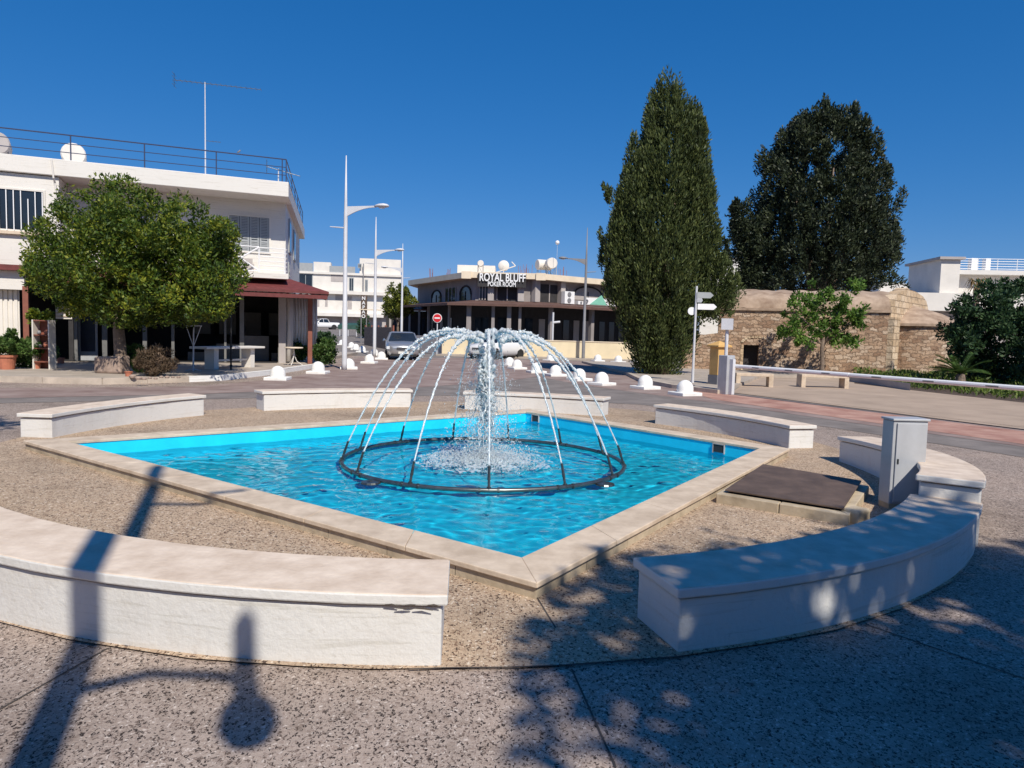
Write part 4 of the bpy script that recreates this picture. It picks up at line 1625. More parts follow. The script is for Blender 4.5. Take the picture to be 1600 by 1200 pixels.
env_tree(cy, None, cyb.y - 0.6, [(400, 1100, 1130), (430, 1095, 1152), (460, 1090, 1158), (480, 1090, 1146), (498, 1082, 1120)], 105, 90, 0.24, 0.38, (0.15, 0.05), M['leaf_cyp'], seed=7)
env_tree(cy, None, cyb.y, [(286, 942, 948), (300, 940, 962), (316, 948, 972)], 12, 60, 0.13, 0.2, (0.14, 0.05), M['leaf_cyp'], seed=8)
env_tree(cy, None, cyb.y, [(362, 936, 942), (380, 934, 948), (410, 936, 948)], 12, 60, 0.14, 0.25, (0.14, 0.05), M['leaf_cyp'], seed=9)

dk = A(1278, 560, 48)
dt = thing('dark_conifer', 'broad blackish green conifer behind the stone chapel, darker and wider than the cypress', 'tree', (dk.x, dk.y, terr(48)))
mb = MB()
for k in range(7):
    a = k * 0.9
    mb.tube([(dk.x, dk.y, 0.1), (dk.x + .9 * math.cos(a), dk.y + .7 * math.sin(a), 6), (dk.x + 3.3 * math.cos(a), dk.y + 2.4 * math.sin(a), 12.5)], [.3, .2, .04], 7)
mb.build('trunk', M['bark'], dt, smooth=True)
env_tree(dt, None, 48, [(180, 1254, 1318), (192, 1232, 1344), (210, 1214, 1362), (250, 1200, 1372), (280, 1188, 1384), (310, 1176, 1392), (350, 1164, 1396), (388, 1158, 1402), (415, 1158, 1388), (455, 1158, 1374)], 1000, 115, 0.50, 0.68, (0.24, 0.095), M['leaf_dark'], seed=14, up=0.7, shell=0.2, rough=0.15)
env_tree(dt, None, 47, [(318, 1142, 1170), (345, 1140, 1190), (380, 1148, 1190), (420, 1152, 1190), (452, 1150, 1200)], 110, 95, 0.42, 0.55, (0.24, 0.095), M['leaf_dark'], seed=15, up=0.5)
env_tree(dt, None, 46, [(372, 1122, 1134), (390, 1120, 1140), (412, 1124, 1142)], 9, 90, 0.28, 0.35, (0.24, 0.095), M['leaf_dark'], seed=16, up=0.5)
env_tree(dt, None, 48, [(162, 1284, 1298), (182, 1280, 1310)], 9, 80, 0.25, 0.7, (0.24, 0.095), M['leaf_dark'], seed=17, up=1.5)
env_tree(dt, None, 48, [(166, 1328, 1340), (186, 1318, 1346)], 8, 80, 0.25, 0.6, (0.24, 0.095), M['leaf_dark'], seed=18, up=1.5)
env_tree(dt, None, 48, [(370, 1385, 1408), (385, 1385, 1412), (400, 1385, 1404)], 12, 90, 0.3, 0.35, (0.24, 0.095), M['leaf_dark'], seed=19, up=0.5)

# small fresh green tree before the chapel
sb = A(1283, 584, 30.5)
st = thing('young_tree', 'small bright green tree with a thin pale trunk in front of the stone chapel', 'tree', (sb.x, sb.y, 0.02))
limb_tree(st, (sb.x, sb.y, 0.02), [A(1245, 490, 30.2), A(1270, 470, 30.8), A(1315, 462, 30.5), A(1330, 500, 30.3), A(1240, 520, 30.6)], r=0.09, h=1.7, seed=5)
cen, rad = [], []
for (x, y, r_, n_) in ((1255, 478, .45, 8), (1285, 470, .5, 9), (1315, 475, .5, 9), (1335, 500, .4, 6), (1240, 505, .4, 6), (1275, 505, .55, 9), (1305, 520, .35, 6), (1250, 525, .22, 4), (1330, 528, .22, 4), (1337, 446, .12, 3), (1225, 515, .15, 3), (1345, 490, .2, 3)):
    for s_ in range(int(n_ * 1.7)):
        c = np.array(A(x, y, 30.5 + rng.uniform(-0.7, 0.7)))
        cen.append(c + rng.normal(0, r_ * 0.62, 3))
        rad.append(np.ones(3) * rng.uniform(0.16, 0.32))
P, D = clump_cloud(np.array(cen), np.array(rad), 55, 0.1)
leaves('crown', P, D + np.array([0, 0, .2]), 0.17, 0.08, M['leaf_fresh'], st)


def bush(name, label, cat, c, r3, n_cl, per, leaf, mat, cl=0.16, parent=None, up=0.6, group=None, trunk=True, shell=0.25):
    c = Vector(c)
    t_ = thing(name, label, cat, (c.x, c.y, c.z), group)
    cen = []
    for i in range(n_cl):
        d = rng.normal(0, 1, 3)
        d /= np.linalg.norm(d)
        rho = 0.35 + 0.65 * rng.uniform() ** 0.5
        cen.append(np.array([c.x, c.y, c.z + r3[2]]) + d * rho * np.array(r3))
    cen = np.array(cen)
    rad = np.ones((n_cl, 3)) * cl * rng.uniform(0.7, 1.3, (n_cl, 1))
    P, D = clump_cloud(cen, rad, per, shell)
    P[:, 2] = np.maximum(P[:, 2], c.z + 0.03)
    leaves('foliage', P, D + np.array([0, 0, up]), leaf[0], leaf[1], mat, t_)
    if trunk:
        mb = MB()
        for k in range(4):
            a = k * 1.6
            mb.tube([(c.x, c.y, c.z - .02), (c.x + r3[0] * .35 * math.cos(a), c.y + r3[1] * .35 * math.sin(a), c.z + r3[2] * 1.1)], [0.035, 0.012], 6)
        mb.build('stem', M['bark'], t_)
    return t_


# big dark shrub at the right edge
for (x, y, Yd, r3, lab) in ((1566, 560, 27, (2.1, 1.6, 2.0), 'large dark green rounded bush at the right edge of the photo below the white building'),
                            ):
    c = A(x, y, Yd)
    bush('garden_bush', lab, 'bush', (c.x, c.y, 0.1), r3, 260, 95, (0.16, 0.075), M['leaf_shrub'], 0.30)
c = A(1600, 560, 24.5)
bush('garden_bush', 'dark bush cut off by the right edge in front of the large rounded bush', 'bush', (c.x + .9, c.y, 0.05), (1.2, 1.2, 1.1), 80, 90, (0.15, 0.07), M['leaf_shrub'], 0.27)
c = A(1500, 600, 25)
t_ = thing('cycad_plant', 'spiky feathery palm like plant before the dark bush, right of the chapel', 'plant', (c.x, c.y, 0.1))
mb = MB()
rr = np.random.default_rng(8)
for k in range(26):
    a = rr.uniform(0, 6.28)
    e = rr.uniform(0.25, 1.2)
    L = rr.uniform(0.9, 1.5)
    pts = []
    for j in range(7):
        f = j / 6
        pts.append((c.x + L * f * math.cos(e) * math.cos(a), c.y + L * f * math.cos(e) * math.sin(a), 0.25 + L * f * math.sin(e) - 0.35 * f * f * L + 0.3))
    mb.tube(pts, [.012] * 6 + [.004], 4)
    for j in range(1, 22):
        f = j / 22
        i0 = min(int(f * 6), 5)
        p = Vector(pts[i0]).lerp(Vector(pts[i0 + 1]), f * 6 - i0)
        for s_ in (-1, 1):
            q1 = p + Vector((-math.sin(a) * s_ * 0.17, math.cos(a) * s_ * 0.17, 0.08)) + Vector((math.cos(a), math.sin(a), 0)) * 0.06
            q2 = p + Vector((0, 0, 0.02)) + Vector((math.cos(a), math.sin(a), 0)) * 0.035
            mb.poly([p, q2, q1], [(0, 1, 2)])
mb.build('fronds', M['leaf_pot'], t_)
mb = MB()
mb.lathe((c.x, c.y, 0.05), [(0.14, 0), (0.17, 0.25), (0.13, 0.5), (0.0001, 0.55)], 10)
mb.build('trunk', M['bark'], t_)
# dry palm on top
c = A(1525, 470, 29)
t_ = thing('dry_palm', 'yellowish dry palm crown rising above the dark bush', 'palm', (c.x, c.y, 0.1))
mb = MB()
mb.tube([(c.x, c.y, 0.1), (c.x, c.y, c.z + 0.5)], 0.12, 8)
mb.build('trunk', M['bark'], t_)
mb = MB()
for k in range(70):
    a = rr.uniform(0, 6.28)
    L = rr.uniform(0.3, 0.6)
    p0 = Vector((c.x, c.y, c.z + 0.5))
    p1 = p0 + Vector((math.cos(a) * L * .6, math.sin(a) * L * .6, 0.45 * rr.uniform(0, 1)))
    p2 = p0 + Vector((math.cos(a) * L, math.sin(a) * L, -0.35 * rr.uniform(0, 1)))
    n_ = Vector((-math.sin(a), math.cos(a), 0)) * 0.02
    mb.poly([p0, p1 + n_, p2, p1 - n_], [(0, 1, 2, 3)])
mb.build('fronds', M['dryfrond'], t_)

# ground cover strip + low wall at the right
cpts = []
rr = np.random.default_rng(21)
n = 15000
x = rr.uniform(1335, 1700, n)
f = rr.uniform(0, 1, n) ** 0.7
P = []
for xi, fi in zip(x, f):
    yb = 598 + (xi - 1335) * (629 - 598) / 265
    yt = 580 + (xi - 1335) * 8 / 265
    y = yb + (yt - yb) * fi
    p = G(xi, y, 0.0)
    k = 0.10 + 0.22 * abs(math.sin(xi * 0.05) * math.cos(fi * 7)) + 0.25 * fi
    P.append((p.x, p.y + .1, 0.06 + k * rr.uniform(0, 1)))
P = np.array(P)
D = np.tile(np.array([0, 0, 1.0]), (n, 1))
o = leaves('ground_cover', P, D, 0.17, 0.05, M['leaf_grass'], None, jitter=0.6)
tag(o, 'yellow green creeping ground cover beyond the plaza', 'ground cover', kind='stuff')
patch('planting_bed', [(1335, 599), (1420, 609), (1600, 629), (2000, 680), (2200, 600), (1800, 560), (1500, 560), (1335, 580)], 0.022, M['soil'])
mb = MB()
p0, p1 = G(1330, 597), G(1422, 611)
mb.prism([p0.xy, p1.xy, p1.xy + Vector((0, .2)), p0.xy + Vector((0, .2))], 0, 0.26)
tag(mb.build('low_wall', M['greywall'], None, bevel=0.01), 'low grey concrete wall edging the plaza in front of the chapel corner', 'wall')

# ================================================================== CHAPEL (stone, barrel vault)
WL, WR_ = A(1063, 578, 34.6), A(1384, 590, 32.4)
d_ = (WR_.xy - WL.xy).normalized()
FC = Fr((WR_.x, WR_.y), tuple(d_))
chp = thing('stone_chapel', 'old brown rubble stone chapel with a barrel vaulted roof and small dark doorway', 'building', (WR_.x - 4, WR_.y + 1, 0))
tA = FC.px(1122, 520)[0]
LC = -tA
end_dir = Vector((0.68, 0.733))
DEP = 6.6


def back_pt(tt):
    q_ = FC.o + FC.u * tt + end_dir * DEP
    return q_


zE = 2.95
# door opening px (1161..1185, 539..587)
td0, td1 = FC.px(1161, 560)[0], FC.px(1185, 560)[0]
zd = 1.42
zd = FC.px(1172, 539)[1]


def obj_wall(name, F_, t0, t1, d0, d1, z0, z1, mat, parent):
    """a wall whose object x axis runs along the wall, so that its stone courses do too"""
    mb = MB()
    mb.box(t0, t1, -d1, -d0, z0, z1)
    o = mb.build(name, mat, parent, local=True)
    o.location = Vector((F_.o.x, F_.o.y, 0)) - WORG[parent.name]
    o.rotation_euler.z = math.atan2(F_.u.y, F_.u.x)
    return o


for (a, b_, z0_, z1_) in ((tA, td0, 0, zE), (td1, 0, 0, zE), (td0, td1, zd, zE)):
    mb = MB()
obj_wall('wall', FC, tA, td0, -0.5, 0, 0, zE, M['wallstone'], chp)
obj_wall('wall', FC, td1, 0.0, -0.5, 0, 0, zE, M['wallstone'], chp)
obj_wall('wall', FC, td0, td1, -0.5, 0, zd, zE, M['wallstone'], chp)
obj_wall('door_jamb', FC, td0 - 0.14, td0 + 0.0, -0.52, 0.02, 0, zd + 0.0, M['ashlar'], chp)
obj_wall('door_jamb', FC, td1 - 0.0, td1 + 0.12, -0.52, 0.02, 0, zd, M['wallstone'], chp)
obj_wall('door_opening', FC, td0, td1, -0.6, -0.52, 0, zd, M['dark'], chp)
obj_wall('eave_course', FC, tA - .1, 0.05, -0.5, 0.10, zE, zE + 0.12, M['vault'], chp)
# arch stones above the door
mb = MB()
tm = (td0 + td1) / 2
for i in range(7):
    a = R(180 * (i + 0.5) / 7)
    mb.cbox((0, 0, 0), 0.01, 0.01, 0.01)
mb = MB()
for i in range(11):
    a = R(10 + 160 * i / 10)
    c = (tm + 0.2 + 0.62 * math.cos(a), zd + 0.10 + 0.30 * math.sin(a))
    mb.box(c[0] - .07, c[0] + .07, -0.03, 0.02, c[1] - .05, c[1] + .05)
o = mb.build('door_arch', M['ashlar'], chp, local=True)
o.location = Vector((FC.o.x, FC.o.y, 0)) - WORG[chp.name]
o.rotation_euler.z = math.atan2(FC.u.y, FC.u.x)
# vault
mb = MB()
n = 18
secs = []
for k in range(41):
    tt = tA + (0 - tA) * k / 40
    for i in range(n + 1):
        a = math.pi * i / n
        f = (1 - math.cos(a)) / 2
        h = math.sin(a) ** 0.85
        p0 = FC.o + FC.u * tt + FC.n * 0.02
        q_ = p0.lerp(back_pt(tt), f)
        wob = 0.03 * math.sin(k * 1.3 + i) + 0.02 * math.sin(k * 0.4 + i * 2)
        mb.v.append((q_.x, q_.y, zE + 0.10 + 1.02 * h + wob))
for k in range(40):
    for i in range(n):
        a_ = k * (n + 1) + i
        mb.f.append((a_, a_ + n + 1, a_ + n + 2, a_ + 1))
        mb.mi.append(0)
o = mb.build('roof', M['vault'], chp, smooth=True)
# raised bulge on the roof (an old dome hump)
c = A(1172, 478, 36.0)
mb = MB()
mb.lathe((c.x, c.y, zE + 0.2), [(1.5 * math.cos(R(x)), 0.95 * math.sin(R(x))) for x in range(0, 91, 10)][:-1] + [(0.0001, 0.95)], 22)
mb.build('roof_dome', M['vault'], chp, smooth=True)
# gable end wall facing right
FG = Fr((FC.o.x, FC.o.y), tuple(end_dir))
mb = MB()
P = [(0, 0, 0)]
n = 22
prof = [(0.0, zE + 0.12)]
rr = np.random.default_rng(3)
for i in range(n + 1):
    a = math.pi * i / n
    prof.append((DEP * (1 - math.cos(a)) / 2, zE + 0.12 + 1.10 * math.sin(a) ** 0.8 + 0.03 * rr.normal()))
outl = [(0, 0)] + [(DEP, 0)] + prof[::-1]
P = [(x, -0.05, z) for x, z in outl] + [(x, 0.45, z) for x, z in outl]
m_ = len(outl)
F = [tuple(range(m_)), tuple(range(2 * m_ - 1, m_ - 1, -1))] + [((i + 1) % m_, i, m_ + i, m_ + (i + 1) % m_) for i in range(m_)]
mb.poly(P, F)
o = mb.build('gable', M['ashlar'], chp, local=True)
o.location = Vector((FG.o.x, FG.o.y, 0)) - WORG[chp.name]
o.rotation_euler.z = math.atan2(end_dir.y, end_dir.x)
# apse: half round wall with a half cone roof
ac = FG.o + FG.u * 3.6 + FG.n * 0.0
mb = MB()
th0 = math.atan2(FG.n.y, FG.n.x) - math.pi / 2
ra = 2.15
mb.lathe((ac.x, ac.y, 0), [(ra, 0), (ra, 2.42)], 24, start=th0, sweep=math.pi)
o = mb.build('apse_wall', M['wallstone'], chp)
mb = MB()
mb.lathe((ac.x, ac.y, 2.42), [(ra + 0.14, -0.02), (ra + 0.14, 0.10), (ra * 0.6, 0.62), (0.0001, 1.05)], 24, start=th0, sweep=math.pi)
mb.build('apse_roof', M['vault'], chp)
mb = MB()
FG.box(mb, -0.02, 0.9, -0.1, 0.22, 0, 2.75)
mb.build('buttress', M['ashlar'], chp)
# rubble garden wall left of the chapel
FW = Fr((WL.x, WL.y), tuple(d_))
rw = thing('rubble_wall', 'ruined brown rubble wall joining the chapel on its left side behind the signpost', 'wall', (WL.x, WL.y, 0))
t1_ = FW.px(1135, 540, 0.5)[0]
P = []
mb = MB()
prof = [(0, 0), (t1_, 0), (t1_, 1.75), (t1_ * .9, 2.05), (t1_ * .82, 1.85), (t1_ * 0.5, 1.75), (t1_ * .3, 1.78), (t1_ * .18, 1.6), (0.05, 0.9)]
m_ = len(prof)
mb.poly([(x, 0, z) for x, z in prof] + [(x, 0.45, z) for x, z in prof], [tuple(range(m_)), tuple(range(2 * m_ - 1, m_ - 1, -1))] + [((i + 1) % m_, i, m_ + i, m_ + (i + 1) % m_) for i in range(m_)])
o = mb.build('wall', M['wallstone'], rw, local=True)
o.location = (FW.n.x * .5, FW.n.y * .5, 0.0)
o.rotation_euler.z = math.atan2(d_.y, d_.x)

# ================================================================== STREET FURNITURE RIGHT
sp_ = G(1082, 598, 0.12)
sg = thing('fingerpost', 'thin white signpost with two right pointing arrow boards beside the cypress', 'signpost', sp_)
ztop = A(1088, 447, sp_.y).z
mb = MB()
mb.tube([sp_, (sp_.x, sp_.y, 0.9), (sp_.x, sp_.y, ztop)], [0.05, 0.04, 0.035], 8)
mb.build('pole', M['greypaint'], sg)
mpp = sp_.y / FPX


def arrow(x0, x1, yc, h, tip, mat, left=False, back=0.0):
    a, b_ = A(x0, yc, sp_.y - 0.05), A(x1, yc, sp_.y - 0.05)
    hh = h * mpp / 2
    z = a.z
    y_ = sp_.y - 0.05 + back
    L = b_.x - a.x
    tp = tip * mpp
    if not left:
        pts = [(a.x, z - hh), (b_.x - tp, z - hh), (b_.x, z), (b_.x - tp, z + hh), (a.x, z + hh)]
    else:
        pts = [(a.x + tp, z - hh), (b_.x, z - hh), (b_.x, z + hh), (a.x + tp, z + hh), (a.x, z)]
    m_ = len(pts)
    mb = MB()
    mb.poly([(x, y_ - .015, q_) for x, q_ in pts] + [(x, y_ + .015, q_) for x, q_ in pts], [tuple(range(m_)), tuple(range(2 * m_ - 1, m_ - 1, -1))] + [((i + 1) % m_, i, m_ + i, m_ + (i + 1) % m_) for i in range(m_)])
    return mb.build('sign_board', mat, sg)


arrow(1089, 1115, 461, 9, 5, M['shutter'])
arrow(1090, 1120, 479, 9, 5, M['signwhite'])
arrow(1089, 1098, 469, 7, 2, M['boxgrey'])
mb = MB()
c = A(1081, 486, sp_.y + 0.05)
mb.tube([(c.x, c.y, c.z), (c.x, c.y + .03, c.z)], 0.13, 14)
mb.build('round_sign', M['signwhite'], sg)

# ochre pillar
pb = G(1124, 601, 0.12)
pl_ = thing('ochre_pillar', 'ochre yellow masonry pillar with a pyramid cap and dark base beside the barrier', 'pillar', pb)
s_ = pb.y / FPX
mb = MB()
mb.cbox((pb.x, pb.y + .2, 0.12), 0.44, 0.44, 0.30, R(25))
mb.build('base', M['darkpole'], pl_)
mb = MB()
mb.cbox((pb.x, pb.y + .2, 0.42), 0.40, 0.40, 0.90, R(25))
mb.build('shaft', M['yellowstone'], pl_, bevel=0.01)
mb = MB()
mb.cbox((pb.x, pb.y + .2, 1.32), 0.56, 0.56, 0.05, R(25))
cbv = len(mb.v)
c4, s4 = math.cos(R(25)), math.sin(R(25))
base4 = [(pb.x + c4 * a * .28 - s4 * b2 * .28, pb.y + .2 + s4 * a * .28 + c4 * b2 * .28, 1.37) for a, b2 in ((-1, -1), (1, -1), (1, 1), (-1, 1))]
mb.poly(base4 + [(pb.x, pb.y + .2, 1.52)], [(0, 1, 4), (1, 2, 4), (2, 3, 4), (3, 0, 4)])
mb.build('cap', M['yellowstone'], pl_)

# barrier
bb = G(1136, 617, 0.0)
br = thing('parking_barrier', 'long white horizontal barrier boom held by a grey column across the plaza entrance', 'barrier', bb)
mb = MB()
bd = Vector((0.4115, -0.9114, 0)).normalized()
mb.cbox((bb.x, bb.y + .18, 0.0), 0.34, 0.30, 1.12, R(-62))
mb.build('housing', M['boxgrey'], br, bevel=0.015)
mb = MB()
q1 = bb + Vector((0.16, 0.10, 0.82))
q2 = G(1600, 607, 0.80)
dv_ = (q2 - q1)
q3 = q1 + dv_ * 1.25
mb.tube([q1, q1 + dv_ * 0.5], 0.055, 10)
bo = mb.build('boom', M['signwhite'], br, smooth=False)
mb = MB()
mb.tube([q1 + dv_ * 0.502, q3], 0.05, 10)
mb.build('boom', M['signwhite'], br, smooth=False)
mb = MB()
for f in (0.12, 0.27, 0.42, 0.6, 0.76, 0.93):
    c = q1 + dv_ * f
    e = dv_.normalized() * 0.12
    off = Vector((-0.052, -0.012, 0.0))
    mb.tube([c - e + off, c + e + off], 0.018, 6)
mb.build('reflector', M['darkpole'], bo)
mb = MB()
pp_ = bb + Vector((0.05, 0.45, 0))
mb.tube([(pp_.x, pp_.y, 0), (pp_.x, pp_.y, 1.9)], 0.05, 8)
mb.cbox((pp_.x, pp_.y, 1.85), 0.32, 0.26, 0.32, R(-20))
mb.build('control_box', M['greypaint'], br)
mb = MB()
mb.cbox((bb.x + .10, bb.y - 0.03, 0.02), 0.14, 0.1, 1.0, R(-62))
mb.build('service_door', M['greypaint'], br)

# concrete seats
for i, (x0, x1, yb, lab) in enumerate(((1150, 1208, 606, 'small pale concrete seat just right of the barrier column'), (1252, 1326, 608, 'wide pale concrete seat under the young tree, beside the low grey wall'))):
    a, b_ = G(x0, yb - 2), G(x1, yb)
    t_ = thing('concrete_seat', lab, 'seat', (a.x, a.y, 0), 'concrete seats on the plaza')
    rz = math.atan2(b_.y - a.y, b_.x - a.x)
    F_ = Fr((a.x, a.y), (b_ - a).xy)
    L = (b_ - a).length
    mb = MB()
    F_.box(mb, 0, L, -0.45, 0, 0.36, 0.46)
    mb.build('seat', M['coping'], t_, bevel=0.01)
    for k in (0.0, L - 0.14):
        mb = MB()
        F_.box(mb, k, k + 0.14, -0.45, 0.0, 0, 0.36)
        mb.build('leg', M['coping'], t_)

# ================================================================== ROYAL BUILDING
ry = [A(652, 500, 63), A(742, 500, 52.5), A(833, 500, 52.5), A(1050, 500, 62)]
rb = thing('arcade_building', 'low two storey corner building with arched windows, large white roof lettering and dark arcade', 'building', (ry[1].x, ry[1].y + 3, 0.1))
zR = 5.93
pl = [tuple(p.xy) for p in ry]
bk = [(ry[3].x + 2, ry[3].y + 12), (ry[0].x, ry[0].y + 10)]
mb = MB()
mb.prism(pl + bk, 3.75, zR - 0.4)
mb.build('upper_wall', M['arcwall'], rb)


def offs(k, d):
    """offset of the plan polyline outwards"""
    res = []
    for i, p in enumerate(ry):
        a = ry[max(i - 1, 0)].xy
        b_ = ry[min(i + 1, 3)].xy
        e = (b_ - a).normalized()
        n_ = Vector((e.y, -e.x))
        res.append(p.xy + n_ * d)
    return res


of = offs(0, 0.9)
mb = MB()
mb.prism([tuple(p) for p in of] + bk, zR - 0.42, zR)
mb.build('roof', M['creamfascia'], rb)
for i in (1, 2):
    c = of[i]
    mb = MB()
    mb.cbox((c.x, c.y, zR - 0.5), 0.7, 0.25, 0.52, 0)
    mb.build('fascia_block', M['creamfascia'], rb)
oa = offs(0, 2.6)
mb = MB()
mb.prism([tuple(p) for p in oa] + [tuple(p.xy + Vector((0, .3))) for p in ry[::-1]], [3.45] * 4 + [3.7] * 4, [3.62] * 4 + [3.95] * 4)
mb.build('arcade_roof', M['arcroof'], rb)
mb = MB()
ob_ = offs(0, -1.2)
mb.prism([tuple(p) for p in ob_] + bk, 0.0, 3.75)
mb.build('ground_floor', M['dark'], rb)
op = offs(0, 1.7)
FR = [Fr(tuple(op[i]), tuple(op[i + 1] - op[i])) for i in range(3)]
FU = [Fr(tuple(ry[i].xy), tuple(ry[i + 1].xy - ry[i].xy)) for i in range(3)]
for (i, x, wd) in ((0, 668, .15), (0, 700, .15), (1, 732, .32), (1, 770, .22), (1, 795, .3), (1, 812, .2), (2, 862, .25), (2, 926, .3), (2, 985, .2)):
    tt = FR[i].px(x, 510)[0]
    mb = MB()
    FR[i].box(mb, tt - wd / 2, tt + wd / 2, -wd, 0, 0.0, 3.5)
    mb.build('pillar', M['arcwall'], rb)
# upper windows and openings
for (i, x0, x1, y0, y1, kind) in ((0, 675, 690, 453, 474, 'arch'), (0, 696, 713, 449, 475, 'w'), (0, 719, 737, 446, 475, 'arch'), (1, 749, 763, 444, 475, 'w'), (1, 776, 809, 446, 475, 'open'), (2, 842, 873, 446, 478, 'open'), (2, 896, 940, 450, 468, 'archw')):
    F_ = FU[i]
    ta, za = F_.px(x0, y1)
    tb, zb_ = F_.px(x1, y0)
    za = max(za, 3.96)
    mb = MB()
    n = 10
    if kind.startswith('arch'):
        rx = (tb - ta) / 2
        rzz = min(rx, (zb_ - za) * .6)
        pts = [(ta, za), (tb, za)] + [((ta + tb) / 2 + rx * math.cos(math.pi * j / n), zb_ - rzz + rzz * math.sin(math.pi * j / n)) for j in range(n + 1)]
    else:
        pts = [(ta, za), (tb, za), (tb, zb_), (ta, zb_)]
    m_ = len(pts)
    mb.poly([F_.p(x, 0.03, z) for x, z in pts] + [F_.p(x, -.1, z) for x, z in pts], [tuple(range(m_))] + [((j + 1) % m_, j, m_ + j, m_ + (j + 1) % m_) for j in range(m_)])
    w_ = mb.build('window', M['dark'] if kind == 'open' else (M['greywall'] if kind == 'archw' else M['winglass']), rb)
    mb = MB()
    if kind == 'archw' or kind == 'arch':
        for j in range(n):
            a, b_ = pts[2 + j], pts[3 + j]
            mb.tube([F_.p(a[0], 0.05, a[1]), F_.p(b_[0], 0.05, b_[1])], 0.07, 5)
    for tt in np.linspace(ta, tb, 4 if kind == 'w' else 3):
        F_.box(mb, tt - .04, tt + .04, 0.03, 0.07, za, zb_ - (0.4 if kind.startswith('arch') else 0))
    mb.build('window_frame', M['dark'] if kind.startswith('arch') else M['greywall'], w_)
# columns between the upper openings
for (i, x) in ((1, 767), (1, 814), (2, 838), (2, 878)):
    tt = FU[i].px(x, 460, .3)[0]
    mb = MB()
    FU[i].box(mb, tt - .22, tt + .22, 0.0, 0.45, 3.9, zR - 0.42)
    mb.build('column', M['greywall'], rb)
# ground floor glazing bars
for i, xs in ((0, (662, 676, 690, 704)), (1, (748, 757, 784, 826)), (2, (846, 884, 900, 915, 940, 955, 970))):
    F_ = Fr(tuple(ob_[i]), tuple(ob_[i + 1] - ob_[i]))
    for x in xs:
        tt = F_.px(x, 510)[0]
        mb = MB()
        F_.box(mb, tt - .3, tt + .3, 0.01, 0.05, 0.3, 2.7)
        mb.build('window', M['greywall'] if x % 3 == 0 else M['winglass'], rb)


def text_obj(name, s_, size, loc, rz, mat, parent=None, depth=0.05, rx=90, align='CENTER', space=1.0, tagd=None, sx=1.0):
    cu = bpy.data.curves.new(name, 'FONT')
    cu.body = s_
    cu.size = size
    cu.extrude = depth
    cu.align_x = align
    cu.offset = size * 0.022
    cu.space_character = space
    tmp = bpy.data.objects.new('tmp', cu)
    COL.objects.link(tmp)
    dg = bpy.context.evaluated_depsgraph_get()
    me = bpy.data.meshes.new_from_object(tmp.evaluated_get(dg))
    bpy.data.objects.remove(tmp)
    mt = Matrix.Rotation(rz, 4, 'Z') @ Matrix.Rotation(R(rx), 4, 'X') @ Matrix.Scale(sx, 4, (1, 0, 0))
    me.transform(mt)
    me.materials.clear()
    me.materials.append(mat)
    o = bpy.data.objects.new(name, me)
    COL.objects.link(o)
    o.location = loc if parent is None else Vector(loc) - WORG[parent.name]
    o.parent = parent
    return o


c = A(785, 439.5, of[1].y - 0.25)
text_obj('lettering', 'ROYAL BLUFF', 0.80, (c.x, of[1].y - 0.25, c.z), 0, M['signwhite'], rb, 0.06, sx=0.68)
c = A(784, 447.5, of[1].y - 0.25)
text_obj('lettering', 'POKER ROOM', 0.47, (c.x, of[1].y - 0.25, c.z), 0, M['signwhite'], rb, 0.05, sx=0.68)
mb = MB()
mb.box(c.x - 1.75, c.x + 1.75, of[1].y - 0.18, of[1].y - 0.10, c.z - 0.05, zR - 0.1)
mb.build('sign_backing', M['dark'], rb)
# rooftop box, AC units, signs
mb = MB()
a = A(716, 430, 58)
mb.box(a.x, a.x + 3.0, 57, 60, zR, zR + 0.95)
mb.build('roof_box', M['offwhite'], rb)
for (x0, x1, y0, y1, lab, nf) in ((882, 898, 456, 481, 'tall white two fan air conditioner on the arcade roof', 2), (903, 914, 471, 483, 'small white air conditioner left of the dark lamp pole', 1)):
    F_ = FU[2]
    ta, za = F_.px(x0, y1, 0.9)
    tb, zb_ = F_.px(x1, y0, 0.9)
    c = F_.p((ta + tb) / 2, 0.7)
    t_ = thing('air_conditioner', lab, 'air conditioner', (c[0], c[1], 3.9))
    mb = MB()
    F_.box(mb, ta, tb, 0.5, 0.9, 3.88, zb_)
    mb.build('casing', M['signwhite'], t_)
    for k in range(nf):
        zc = 3.9 + (zb_ - 3.9) * (k + .5) / nf
        r_ = min((tb - ta) * .32, (zb_ - 3.9) / nf * .4)
        cc_ = F_.p((ta + tb) / 2 - .05, 0.9, zc)
        cq = F_.p((ta + tb) / 2 - .05, 0.94, zc)
        mb = MB()
        mb.tube([cc_, cq], r_, 16)
        mb.build('fan', M['darkpole'], t_)
F_ = FU[2]
ta, za = F_.px(914, 484, 1.0)
tb, zb_ = F_.px(962, 468, 1.0)
bn = thing('shop_banner', 'white shop banner with a mint green triangle above the arcade, left of the cypress', 'banner', F_.p((ta + tb) / 2, 1.0, 3.9))
mb = MB()
F_.box(mb, ta, tb, 0.95, 1.0, 3.9, zb_)
mb.build('board', M['signwhite'], bn)
t2 = F_.px(921, 480, 1.0)[0]
t3 = F_.px(948, 480, 1.0)[0]
mb = MB()
mb.poly([F_.p(t2, 1.03, 3.92), F_.p(t3, 1.03, 3.92), F_.p((t2 + t3) / 2 + .3, 1.03, zb_ + .25), F_.p(t2, 1.01, 3.92), F_.p(t3, 1.01, 3.92), F_.p((t2 + t3) / 2 + .3, 1.01, zb_ + .25)], [(0, 1, 2), (0, 3, 4, 1), (1, 4, 5, 2), (2, 5, 3, 0)])
mb.build('triangle', M['mint'], bn)
cl_ = F_.p(F_.px(908, 480, 1.0)[0] + .45, 1.06)
